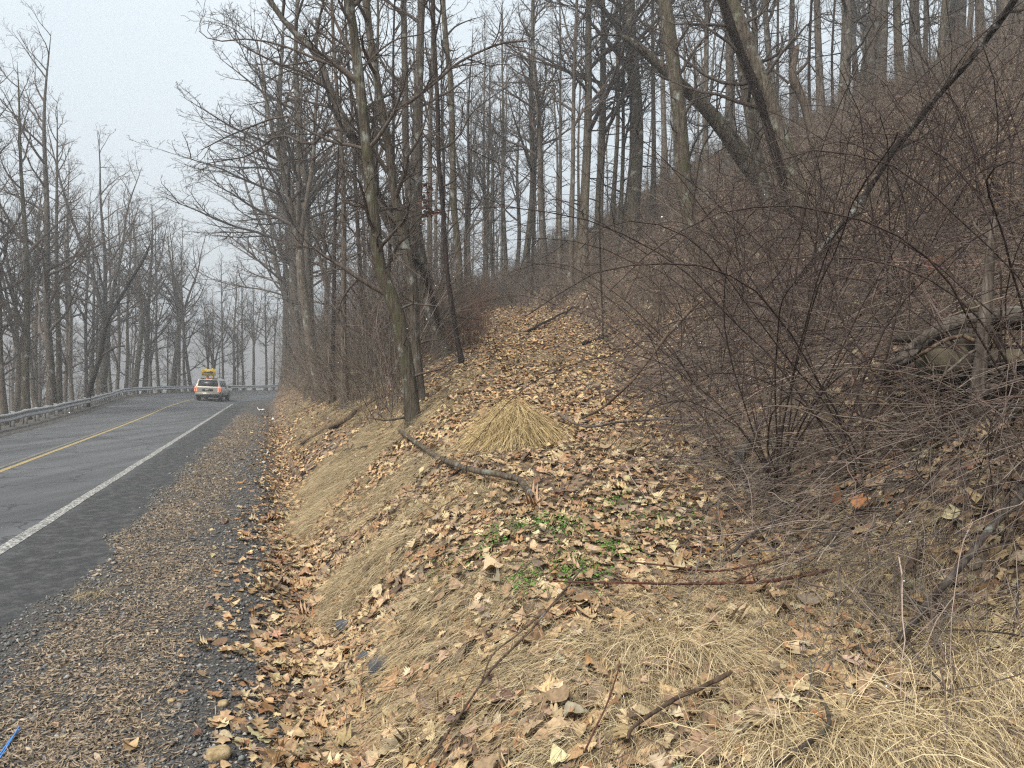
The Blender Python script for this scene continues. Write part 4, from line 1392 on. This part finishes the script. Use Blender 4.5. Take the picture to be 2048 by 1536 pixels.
T = Tubes()
m = 8000
d = R4.uniform(29, 60, m)
px = R4.uniform(850, 1130, m)
x = (px - 1024) / F * d
keep = (d > 31 + 3 * R4.random(m)) | (px < 940) | (px > 1090)
add_brush(T, R4, x[keep], d[keep], .8, 2.0, .0075, 8, (.0, .12), .12, .4, 4, (.135, .108, .088))
T.build("far_brush", M['brush'], color=True, kind="stuff", label="brown brush closing the upper end of the path", cat="brush")

# reddish shrubs at the path's left edge and far along it
for px_, py_, n_, lab in [(935, 690, 130, "reddish fine-stemmed shrub at the foot of the thin blackish sapling"), (898, 702, 90, "small reddish shrub left of the blackish sapling"), (952, 662, 120, "reddish shrub just uphill of the blackish sapling"),
                          (960, 620, 200, "wide reddish shrub at the path's upper left end"), (900, 640, 160, "reddish shrub under the clean pale-brown trunk"), (985, 610, 120, "reddish shrub farthest up the path")]:
    T = Tubes()
    c = G(px_, py_)
    x, y = c[0] + R4.normal(0, .28, n_), c[1] + R4.normal(0, .6, n_)
    add_brush(T, R4, x, y, .6, 1.5, .0045, 8, (-.02, .03), .06, .22, 4, (.13, .08, .06))
    T.build("shrub", M['brush'], color=True, label=lab, cat="shrub", group="reddish shrubs beside the path")

# brambles on the slope at the right
T = Tubes()
m = 14000
x, yy = polar(R4, m, 3.2, 46, 3, 47, -.1)
keep = (x > 2.45 - .25 * np.clip(yy - 27, 0, 14) + .5 * R4.normal(0, 1, m) * .35) & (x < 34) & (R4.random(m) < np.clip(.35 + (x - 2) * .35, .2, 1))
keep &= ~((x > 1.2) & (x < 3.2) & (yy < 4.2))
x, yy = x[keep], yy[keep]
near = yy < 12
thin_ = ~(near & (R4.random(len(x)) < .12))
x, yy, near = x[thin_], yy[thin_], near[thin_]
add_brush(T, R4, x[near], yy[near], .6, 2.4, .0052, 12, (.03, .24), .09, .7, 2, (.128, .094, .076), .5)
add_brush(T, R4, x[~near], yy[~near], .8, 3.0, .0068, 9, (.02, .2), .13, .55, 3, (.15, .115, .09), .5)
T.build("bramble_thicket", M['brush'], color=True, kind="stuff", label="tangled dark bramble canes over the slope at the right", cat="brambles")

# dead stems lying on the slope
T = Tubes()
m = 11500
x, yy = polar(R4, m, 2.6, 13, 6, 46, .3)
hol = np.hypot((x - LEDGE[0]) / .8, (yy - LEDGE[1]) / .6) > 1
keep = hol & (x > 1.75 + R4.normal(0, .3, m)) & ((yy > 3.75 + R4.normal(0, .12, m)) | (R4.random(m) < .05))
x, yy = x[keep], yy[keep]
m = len(x)
dh = downhill(x, yy)
pos = np.stack([x, yy, ground(x, yy) + np.abs(R4.normal(0, .18, m)) + .03], -1)
dd = (dh * .9 + np.array([-.25, -.35, 0])) * R4.choice([-1, 1], m)[:, None] + R4.normal(0, .42, (m, 3)) * (1, 1, .4)
P_, rad = canes(R4, pos, dd, R4.uniform(.3, 1.7, m), R4.lognormal(math.log(.0026), .4, m).clip(.0012, .008), 7, R4.uniform(0, .12, m), .08, None)
T.add_many(P_, rad, 4, np.clip(np.array([(.15, .12, .10)]) * R4.lognormal(0, .5, (m, 1)).clip(.25, 2.6) * R4.normal(1, .04, (m, 3)), 0, 1))
# fine twigs on the path and in the foreground
m = 2600
x, yy = polar(R4, m, 1.8, 13, -16, 40, .1)
o, s = offs(x, yy)
keep = (o > 3)
x, yy = x[keep], yy[keep]
m = len(x)
pos = np.stack([x, yy, ground(x, yy) + R4.uniform(.02, .07, m)], -1)
P_, rad = canes(R4, pos, R4.normal(0, 1, (m, 3)) * (1, 1, .12), R4.uniform(.1, .5, m), R4.uniform(.0012, .003, m), 5, R4.uniform(0, .05, m), .1, None)
T.add_many(P_, rad, 4, np.clip(np.array([(.13, .095, .075)]) * R4.uniform(.4, 1.5, (m, 1)), 0, 1))
T.build("fallen_twigs", M['brush'], color=True, kind="stuff", label="thin dead stems and twigs lying on the slope and path", cat="twigs")

# arching rose shrubs rising over the slope, each one a thing
def rose(px, py, d, label, seed, n=16, hgt=(1.6, 3.2), lean=(-.25, -.1)):
    rng = np.random.default_rng(seed)
    x0 = (px - 1024) / F * d
    z0 = gz(x0, d)
    T = Tubes()
    for k in range(n):
        L = rng.uniform(*hgt)
        az = rng.uniform(0, 6.28)
        dd = unit(UP + np.array([math.cos(az) * .45 + lean[0], math.sin(az) * .4 + lean[1], 0]))
        nn = 16
        p = np.array([rng.normal(0, .10), rng.normal(0, .10), -.03])
        pts = [p]
        drift = rng.normal(0, .03, 3)
        for i in range(nn - 1):
            dd = unit(dd + rng.normal(0, .07, 3) + drift - UP * .02 * i * rng.uniform(.5, 1.2))
            p = p + dd * L / (nn - 1)
            pts.append(p)
        pts = np.array(pts)
        r = rng.uniform(.005, .0105)
        rad = r * np.linspace(1, .35, nn)
        T.add(pts, rad, 5)
        for j in range(int(rng.integers(3, 7))):
            q, d_, i = sample_poly(pts, rng.uniform(.25, .97))
            nd = turned(d_, math.radians(rng.uniform(30, 75)), rng.uniform(0, 6.28))
            grow(T, rng, q, nd, L * rng.uniform(.1, .32), rad[i] * .6, 3, dict(CFG_N, wig=(.1, .1, .16, .2), trop=(0, 0, -.01, -.03), kids=(3, 3, 3), ref=(1, 1, .8), tip=.0018))
    o = T.build("rose_bush", M['bramble'], None, label=label, cat="bush", group="arching bushes on the slope")
    o.location = (x0, d, z0)
M['bramble'] = bark("bramble_bark", (.024, .016, .015), (.058, .041, .036), (.11, .08, .068))
rose(1560, 700, 6.3, "dark arching bush in front of the foot of the lichen-spotted slanting stem", 61, 20, (2.5, 4.7))
rose(1720, 760, 5.6, "widest dark arching bush, its canes crossing the lichen-spotted slanting stem", 62, 8, (2.4, 4.6))
rose(1900, 700, 5.9, "dark arching bush growing behind the weathered upright dead stump", 63, 10, (2.4, 4.8))
rose(1620, 560, 9.0, "dark arching bush below the furrowed leaning tree", 64, 18, (2.6, 4.9))
rose(2060, 760, 5.2, "dark arching bush beside the rock hollow at the picture's edge", 65, 18, (2.6, 4.9))
rose(1800, 560, 8.5, "dark arching bush up the slope above the rock hollow", 66, 18, (2.6, 4.7))
rose(1430, 700, 9.5, "dark arching bush low beside the mossy-footed olive tree", 67, 16, (2.2, 4.1))
rose(1700, 430, 10.5, "dark arching bush halfway up the slope right of the furrowed leaning tree", 71, 18, (2.4, 4.4))
rose(1850, 330, 11.5, "dark arching bush high on the slope below the slanting stem", 72, 18, (2.4, 4.6))
rose(2030, 300, 9.0, "dark arching bush at the upper slope by the picture's edge", 73, 16, (2.4, 4.6))
rose(1500, 560, 11.5, "dark arching bush behind the mossy-footed olive tree's right side", 74, 16, (2.0, 3.6))
rose(1960, 420, 9.5, "high dark arching bush on the upper slope under the slanting stem's tip", 68, 16, (2.6, 4.7))

# ------------------------------------------------------------------ fallen branches and sticks, traced one by one
def stick(name, label, pts, w0, w1, mat, lift=.02, cat="branch", sub=(), seed=0, z_arch=0.0, sides=9, nodes=30):
    rng = np.random.default_rng(500 + seed)
    p3 = []
    for i, t in enumerate(pts):
        g = G2(t[0], t[1], lift)
        if len(t) > 2:          # a set distance: the stem hangs clear of the ground there
            g = P(t[0], t[1], t[2])
        p3.append(g)
    p3 = smooth_poly(np.array(p3), nodes)
    dm = np.mean(p3[:, 1])
    tt = np.linspace(0, 1, nodes)
    rad = (w0 + (w1 - w0) * tt) / 2 * dm / F
    rad = rad * (1 + .10 * vnoise(tt * 9 + seed, tt * 0, 7) + .06 * vnoise(tt * 23 + seed, tt * 0, 8))
    zmin = ground(p3[:, 0], p3[:, 1]) + rad * .5
    p3[:, 2] = np.maximum(p3[:, 2] + z_arch * np.sin(tt * math.pi), zmin)
    p3 = p3 + np.stack([vnoise(tt * 7, tt * 0 + seed, 11), vnoise(tt * 7, tt * 0 + seed, 12), vnoise(tt * 7, tt * 0 + seed, 13)], -1) * rad[:, None] * .7
    rad[0] *= .35
    rad[-1] *= .35
    o0 = p3[0].copy()
    T = Tubes()
    T.add(p3 - o0, rad, sides)
    for k in range(sub[0] if sub else 0):
        q, d_, i = sample_poly(p3 - o0, rng.uniform(.2, .95))
        nd = turned(d_, math.radians(rng.uniform(30, 60)), rng.uniform(0, 6.28))
        nd[2] = abs(nd[2]) * .6
        grow(T, rng, q, nd, sub[1] * rng.uniform(.5, 1.1), rad[i] * .45, 3, dict(CFG_N, levels=4, kids=(3, 3, 3), tip=.0015))
    o = T.build(name, mat, None, label=label, cat=cat)
    o.location = o0
    return o
BR = "fallen_branch"
stick(BR, "crooked lichen-covered branch lying across the middle of the path", [(798, 860), (830, 878), (870, 908), (918, 934), (968, 943), (1010, 948), (1038, 962), (1062, 992)], 11, 12, M['bark_lichen'], .13, sub=(3, .25), seed=1)
stick(BR, "long dark curved branch lying down the bank below the elbow-limbed tree", [(597, 888), (640, 863), (690, 842), (716, 820), (745, 800), (775, 786)], 8, 13, M['wood_brown'], .13, seed=2)
stick(BR, "short dark forked branch on the grassy bank top", [(662, 928), (690, 905), (712, 898), (735, 893)], 11, 4, M['bark_dark'], .13, seed=3, sub=(1, .2))
stick(BR, "stubby dark stick at the foot of the bank above the leaf-filled ditch", [(604, 950), (622, 942), (640, 938)], 7, 6, M['bark_dark'], .02, seed=4)
stick(BR, "pale grey pole leaning from the path up into the brambles", [(1160, 838), (1205, 815), (1252, 775, 8.9), (1290, 728, 9.0), (1332, 672, 9.2), (1378, 625, 9.4), (1410, 592, 9.5)], 5, 8, M['wood_brown'], .13, seed=5, sub=(3, .4))
stick(BR, "grey stick lying level at the path's right edge", [(1110, 822), (1150, 845), (1190, 852), (1240, 845), (1320, 838), (1392, 840)], 5, 6, M['wood_grey'], .13, seed=6, sub=(4, .3))
stick(BR, "thick grey rotten piece of wood at the edge of the bramble slope", [(1458, 938), (1485, 898), (1505, 868), (1522, 842)], 17, 12, M['wood_grey'], .13, seed=7)
stick(BR, "long straight grey branch rising diagonally to the picture's right edge", [(1798, 1282), (1850, 1212), (1900, 1160, 3.88), (1950, 1100, 3.95), (2010, 1028, 4.05), (2070, 958, 4.15)], 13, 15, M['wood_grey'], .13, seed=8, sub=(2, .3))
stick(BR, "short broken stub standing in the leaves beside the long diagonal branch", [(1815, 1142), (1832, 1112), (1848, 1080)], 13, 11, M['wood_brown'], .13, seed=9)
stick("cane", "long red-brown cane lying level across the foreground", [(1090, 1162), (1200, 1166), (1320, 1167), (1450, 1166), (1550, 1158), (1662, 1140)], 3, 8, M['red_cane'], .13, cat="cane", seed=10, sub=(4, .25))
stick("cane", "thinner red-brown cane lying just above the long level one", [(1230, 1120), (1330, 1130), (1430, 1142), (1540, 1120), (1650, 1085)], 3, 5, M['red_cane'], .13, cat="cane", seed=11, sub=(3, .3))
stick(BR, "brown bent stick pointing up the slope in the near leaves", [(1258, 1478), (1270, 1450), (1335, 1405), (1400, 1372), (1465, 1345)], 7, 10, M['wood_brown'], .13, seed=12)
stick(BR, "S-curved grey-green stick lying in front of the big straw clump", [(1545, 1532), (1580, 1512), (1640, 1476), (1658, 1445), (1646, 1400), (1622, 1362), (1618, 1310)], 11, 5, M['bark_lichen'], .13, seed=13, sub=(2, .12))
stick(BR, "mossy dark log half buried below the long diagonal branch", [(1695, 1312), (1760, 1300), (1820, 1288), (1872, 1268)], 20, 14, M['bark_olive'], .0, cat="log", seed=14)
stick(BR, "thin bare stick slanting down to the right across the near slope", [(1712, 1172), (1790, 1258), (1870, 1352), (1950, 1440)], 5, 4, M['wood_grey'], .13, seed=15, sub=(3, .15))
stick("cane", "long thin brown cane running down the near bank towards the ditch", [(1172, 1128), (1100, 1215), (1050, 1275), (980, 1345), (905, 1450), (850, 1530)], 5, 4, M['wood_brown'], .13, cat="cane", seed=16, sub=(4, .2))
stick("cane", "second thin brown cane beside the one running to the ditch", [(1130, 1190), (1040, 1265), (985, 1310), (960, 1370)], 4, 3, M['wood_brown'], .13, cat="cane", seed=17)
stick(BR, "greyish stick lying under the bramble edge near the straw", [(1458, 1112), (1490, 1080), (1540, 1045), (1592, 1002)], 6, 7, M['wood_grey'], .13, seed=18)
stick(BR, "thin leaning stem over the upper end of the path", [(1050, 662), (1090, 645), (1130, 625), (1160, 612)], 4, 5, M['bark_dark'], .13, seed=19)
stick(BR, "dark twisted roots at the foot of the hanging vine", [(1165, 690), (1185, 682), (1208, 678), (1225, 668)], 8, 5, M['bark_dark'], .02, seed=20, sub=(6, .5))
stick("cane", "thin reddish twig curving up beside the near bent stick", [(1170, 1505), (1200, 1440), (1225, 1380), (1240, 1320)], 4, 3, M['red_cane'], .13, cat="cane", seed=21)
stick(BR, "dead branch lying flat on the hillside crest behind the hanging vine", [(1090, 548), (1130, 546), (1180, 545), (1240, 540)], 5, 4, M['wood_grey'], .13, seed=22)
stick(BR, "grey branch leaning over the brambles below the rock hollow", [(1835, 790), (1870, 765, 5.2), (1905, 735, 5.2), (1945, 705, 5.2), (1985, 690, 5.2)], 5, 6, M['wood_grey'], .13, seed=23)
stick(BR, "thin pale dead stem arching beside the upright dead trunk", [(1900, 632, 5.1), (1925, 622, 5.05), (1960, 612, 5.0), (2010, 592, 5.0)], 3, 4, M['bark_pale'], .05, seed=24)
lp = [G2(1762, 745, .05)] + [P(*t) for t in ((1800, 722, 5.75), (1838, 690, 5.7), (1875, 662, 5.62), (1915, 645, 5.6), (1960, 636, 5.6), (2010, 632, 5.65), (2075, 634, 5.75))]
lp = smooth_poly(np.array(lp), 40)
T = Tubes()
tt = np.linspace(0, 1, 40)
dirs_ = nrm(np.gradient(lp, axis=0))
su = nrm(np.cross(dirs_, UP[None]))
sw = np.cross(su, dirs_)
for k in range(7):
    ph = k * .9 + tt * 2.6 + .5 * vnoise(tt * 4 + k, tt * 0, 3)
    rr = (.030 + .022 * tt) * (.8 + .35 * vnoise(tt * 3 + k * 5, tt * 0, 5))
    off_ = np.cos(ph)[:, None] * su + np.sin(ph)[:, None] * sw
    T.add(lp + off_ * rr[:, None] - lp[0], (.022 + .016 * tt) * (1 + .2 * vnoise(tt * 12 + k * 3, tt * 0, 6)) * np.clip(np.minimum(tt * 12, 1) + .2, 0, 1), 7)
o_ = T.build("fallen_log", M['wood_grey'], None, label="thick twisted grey log lying along the upper lip of the rock hollow", cat="log")
o_.location = lp[0]
stick(BR, "smooth brown branch running just below the twisted log", [(1795, 735), (1840, 712, 5.5), (1880, 685, 5.4), (1915, 672, 5.35), (1950, 680, 5.3)], 7, 8, M['wood_brown'], .0, seed=26)

# ------------------------------------------------------------------ rocks
def rock(label, px, py, sz, mat, seed, d=None, sink=.3, rz=0.0, layers=0.0, name="rock", group=None):
    rng = np.random.default_rng(seed)
    n1, n2 = 14, 9
    th = np.arange(n1) * 2 * math.pi / n1
    ph = np.linspace(0, math.pi, n2)
    pw = .6
    def sg_(v, p): return np.sign(v) * np.abs(v) ** p
    V = []
    for p_ in ph:
        for t in th:
            V.append((sg_(math.sin(p_), pw) * sg_(math.cos(t), pw), sg_(math.sin(p_), pw) * sg_(math.sin(t), pw), sg_(math.cos(p_), pw)))
    V = np.array(V, float)
    V += .16 * np.stack([vnoise(V[:, 1] * 1.7 + seed, V[:, 2] * 1.7, 1), vnoise(V[:, 0] * 1.7 + seed, V[:, 2] * 1.7, 2), vnoise(V[:, 0] * 1.7 + seed, V[:, 1] * 1.7, 3)], -1)
    V += .05 * np.stack([vnoise(V[:, 1] * 5 + seed, V[:, 2] * 5, 1), vnoise(V[:, 0] * 5 + seed, V[:, 2] * 5, 2), vnoise(V[:, 0] * 5, V[:, 1] * 5 + seed, 3)], -1)
    V = V * np.array(sz) / 2
    c, s_ = math.cos(rz), math.sin(rz)
    V = np.stack([V[:, 0] * c - V[:, 1] * s_, V[:, 0] * s_ + V[:, 1] * c, V[:, 2]], -1)
    i = np.arange(n2 - 1)[:, None] * n1
    j = np.arange(n1)[None]
    q = np.stack([i + j, i + n1 + j, i + n1 + (j + 1) % n1, i + (j + 1) % n1], -1).reshape(-1, 4)
    o = obj_np(name, V, [q], mat, None, smooth=False, label=label, cat="rock", group=group)
    g = G(px, py) if d is None else P(px, py, d)
    o.location = g + np.array([0, 0, sz[2] * (.5 - sink)]) if d is None else g
    return o
def stone(name, c1, c2, c3, scale=9, stretch=(1, 1, 1)):
    m, nt, b = material(name)
    n1 = noise(nt, coords(nt, stretch), scale, 6, .7)
    nt.links.new(ramp(nt, n1, [(.3, c1), (.5, c2), (.72, c3)]), b.inputs["Base Color"])
    b.inputs["Roughness"].default_value = .9
    bump(nt, b, n1, .8, .02)
    return m
mtan = stone("tan_sandstone", (.20, .13, .06), (.34, .25, .13), (.47, .38, .24), 22)
mslate = stone("slate", (.030, .034, .040), (.075, .082, .092), (.15, .16, .17), 8, (4, 4, 26))
mmoss = stone("mossy_stone", (.035, .03, .02), (.105, .085, .055), (.15, .14, .07), 7)
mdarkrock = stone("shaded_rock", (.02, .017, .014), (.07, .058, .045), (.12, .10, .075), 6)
rock("tan stone with a dark stain lying on the gravel at the picture's bottom", 438, 1518, (.115, .085, .065), mtan, 1, sink=.2, rz=.3)
rock("small tan stone on the dark gravel, higher up than the stained one", 447, 1416, (.058, .05, .035), mtan, 2, sink=.2)
rock("little tan stone near the leaves at the right edge of the gravel", 545, 1524, (.045, .04, .035), mtan, 3, sink=.2)
rock("ochre pebble among the chips left of the bare gravel", 343, 1407, (.04, .035, .02), mtan, 4, sink=.2)
rock("layered blue-grey slate slab sticking out of the bank's foot", 765, 1342, (.17, .13, .10), mslate, 5, sink=.35, rz=.6)
rock("dark rounded slate stone above the layered slab", 692, 1256, (.15, .09, .07), mslate, 6, sink=.25, rz=.1)
rock("tilted slate sliver beside the layered slab", 735, 1315, (.14, .07, .05), mslate, 7, sink=.3, rz=.9)
rock("olive-brown boulder inside the hollow under the twisted log", 1888, 722, (.36, .34, .26), mmoss, 8, d=5.75)
rock("square brown block wedged behind the olive-brown boulder", 1925, 692, (.34, .36, .22), mmoss, 9, d=5.95, rz=.3)
rock("flat mossy slab jutting over the dark hollow right of the dead trunk", 2035, 715, (.55, .45, .12), mmoss, 10, d=5.45, rz=.15)
rock("dark rock shelf above the flat mossy slab at the picture's edge", 2060, 640, (.8, .5, .16), mdarkrock, 11, d=5.75, rz=.1)
rock("grey stone peeping from the leaves above the twisted log", 1955, 616, (.22, .2, .12), mmoss, 12, d=5.85)
rock("broad dark roof slab over the hollow behind the twisted log", 1895, 672, (.75, .6, .12), mdarkrock, 14, d=6.15, rz=-.2)
rock("dark back stone deep in the hollow", 1990, 735, (.5, .3, .3), mdarkrock, 13, d=6.3)

# ------------------------------------------------------------------ small things
def big_leaf(label, px, py, size, col, shape, seed, rot, up=.05, curl=.5):
    rng = np.random.default_rng(seed)
    g = G(px, py)
    n_ = gnormal(g[0:1], g[1:2])
    v0, q0 = OAK[shape]
    pos = g[None]
    V, Q, C = scatter(pos, n_, np.array([size]), OAK[shape], rng, .5, curl, (up, up + .01), np.array([col]))
    o = obj_np("fallen_leaf", V - g, [Q], M['leaf'], None, color=C, label=label, cat="leaf", group="large single leaves")
    o.location = g
big_leaf("large orange-brown lobed leaf caught in the brambles", 1690, 1018, .20, (.26, .115, .05), 3, 3, 0, .10, .6)
big_leaf("second orange-brown lobed leaf hanging just right of the large one", 1740, 1030, .19, (.30, .14, .065), 3, 5, 0, .12, .6)
big_leaf("rust-red leaf cluster high on the slope above the rock hollow", 1875, 545, .26, (.24, .085, .04), 3, 7, 0, .08, .8)
big_leaf("pale deeply lobed oak leaf on the green sprouts", 1110, 1068, .16, (.55, .42, .28), 1, 8, 0, .03, .4)
big_leaf("bright orange oak leaf at the bottom by the S-curved stick", 1640, 1455, .13, (.38, .17, .07), 1, 9, 0, .04, .5)

# leaves still hanging: a brown cluster in the middle trees
sp_ = Soup()
for pxc, pyc, sx_, sy_, n_ in [(852, 390, 5, 14, 34), (856, 425, 6, 12, 36), (880, 422, 5, 4, 10), (845, 410, 4, 18, 16)]:
    pos = np.array([P(R4.normal(pxc, sx_), R4.normal(pyc, sy_), 15.5 + R4.normal(0, .12)) for _ in range(n_)])
    sp_.add(*scatter(pos, R4.normal(0, 1, (n_, 3)), R4.uniform(.06, .13, n_), FAR[1], R4, .3, .6, (0, .01), np.array([(.12, .055, .035)]) * R4.uniform(.5, 1.4, (n_, 1))))
tw = Tubes()
tw.add(smooth_poly(trace([(888, 430), (872, 415), (855, 385), (850, 440)], 15.2, 15.5), 10), [.008] * 10, 4)
lc = tw.build("dead_spray", M['bark_dark'], None, label="cluster of rusty dead leaves hanging left of the thin blackish sapling", cat="branch")
sp_.build("leaves", M['leaf'], parent=lc)

mwhite = simple("white_litter", (.70, .70, .69), .5)
mblue = simple("blue_plastic", (.06, .22, .55), .35)
mpaleb = simple("pale_blue_litter", (.45, .55, .66), .5)
def scrap(label, px, py, size, mat, seed):
    rng = np.random.default_rng(seed)
    k = 5
    u, w = np.meshgrid(np.linspace(-.5, .5, k), np.linspace(-.5, .5, k))
    V = np.stack([u * size, w * size * .7, np.abs(rng.normal(0, size * .16, u.shape)) + .01], -1).reshape(-1, 3)
    i = (np.arange(k - 1)[:, None] * k + np.arange(k - 1)[None]).reshape(-1)
    q = np.stack([i, i + 1, i + k + 1, i + k], -1)
    o = obj_np("litter_scrap", V, [q], mat, None, label=label, cat="litter")
    sol = o.modifiers.new("thickness", 'SOLIDIFY')
    sol.thickness = .004
    o.location = G(px, py)
    o.rotation_euler = (0, 0, rng.uniform(0, 3))
scrap("crumpled white litter at the far end of the ditch", 522, 821, .5, mwhite, 1)
scrap("small white scrap on the shoulder below the bank's curved branch", 546, 840, .28, mwhite, 2)
scrap("flattened pale blue wrapper in the ditch", 533, 909, .16, mpaleb, 3)
scrap("round white scrap just below the pale blue wrapper", 527, 926, .09, mwhite, 4)
scrap("bluish crushed cup beside the leaf-filled ditch", 547, 945, .12, mpaleb, 5)
T = Tubes()
g1, g2, g3 = G(2, 1512) + (0, 0, .012), G(22, 1490) + (0, 0, .022), G(42, 1468) + (0, 0, .014)
T.add(smooth_poly(np.array([g1 - (g2 - g1), g1, g2, g3]), 14), [.0045] * 14, 6)
T.add(smooth_poly(np.array([g1 - (g2 - g1) + (.012, .01, 0), g1 + (.01, .004, 0), g2 + (.006, 0, .004), g3 + (-.01, 0, .01)]), 14), [.004] * 14, 6)
T.build("blue_strap", mblue, None, label="bright blue plastic strap on the chips at the left bottom corner", cat="strap")

# sparse snowflakes in the air
m = 170
dd = R4.uniform(1.2, 9, m)
V, Q = [], []
for i in range(m):
    c = P(R4.uniform(-60, 2110), R4.uniform(20, 1400), dd[i])
    if c[2] < gz(c[0], c[1]) + .05:
        continue
    V.append(octv * R4.uniform(.0009, .0024) + c)
n_ = len(V)
msnow = simple("snow", (.85, .87, .9), .8)
obj_np("snow", np.concatenate(V), [(octf[None] + (np.arange(n_) * 6)[:, None, None]).reshape(-1, 3)], msnow, kind="stuff", label="a few fine snowflakes drifting in the air", cat="snow")

# ------------------------------------------------------------------ haze
mz = bpy.data.materials.new("haze")
mz.use_nodes = True
nt = mz.node_tree
nt.nodes.remove(nt.nodes["Principled BSDF"])
pv = nt.nodes.new("ShaderNodeVolumePrincipled")
pv.inputs["Color"].default_value = (.93, .95, .97, 1)
pv.inputs["Density"].default_value = .0029
pv.inputs["Anisotropy"].default_value = .2
nt.links.new(pv.outputs[0], nt.nodes["Material Output"].inputs["Volume"])
vv, qq = boxes_np([box_np((-30, 340, -5), 1900, 1400, 170)])
zmin_all = float(gv[:, 2].min()) - 1
zmax_all = max(75.0, float(gv[:, 2].max()) + 24)
x0, x1, y0_, y1_ = gx[0] - 2, gx[-1] + 2, gy[0] - 2, gy[-1] + 2
vv, qq = boxes_np([box_np(((x0 + x1) / 2, (y0_ + y1_) / 2, (zmin_all + zmax_all) / 2), x1 - x0, y1_ - y0_, zmax_all - zmin_all)])
obj_np("haze", vv, [qq], mz, None, smooth=False, kind="stuff")

# ------------------------------------------------------------------ labels of the repeated trees: stem, lean, neighbours, order
ORD = "first second third fourth fifth sixth seventh eighth ninth tenth eleventh twelfth thirteenth fourteenth fifteenth sixteenth seventeenth eighteenth nineteenth twentieth".split()
TENS = {20: "twenty", 30: "thirty", 40: "forty", 50: "fifty", 60: "sixty", 70: "seventy", 80: "eighty"}
def ordinal(n):
    if n <= 20:
        return ORD[n - 1]
    t, u = n // 10 * 10, n % 10
    return TENS[t] + "-" + ORD[u - 1] if u else TENS[t][:-1] + "ieth"
WHERE = {'front': "just behind the guard rail", 'back': "down the slope beyond the rail", 'mid': "on the roadside bank",
         'hill': "on the hillside above the path", 'hillback': "deep in the hill woods"}
FORM = {'fork': "forked", 'edge': "wide-branching", 'tall': "straight tall", 'pole': "slender pole-like", 'lean': "leaning"}
for info in WHERE:
    grp = [t for t in TREES if t[2] == info]
    for form in FORM:
        sub_ = sorted([t for t in grp if t[3] == form], key=lambda t: t[0].location[0] / t[0].location[1])
        for i, (o, g_, _, f_) in enumerate(sub_):
            nm = "only" if len(sub_) == 1 else ("leftmost" if i == 0 else ("rightmost" if i == len(sub_) - 1 else ordinal(i + 1)))
            tail = " from the left" if nm not in ("only", "leftmost", "rightmost") else ""
            o["label"] = f"{FORM[form]} bare tree {WHERE[info]}, {nm} such tree{tail}"
            o["group"] = g_
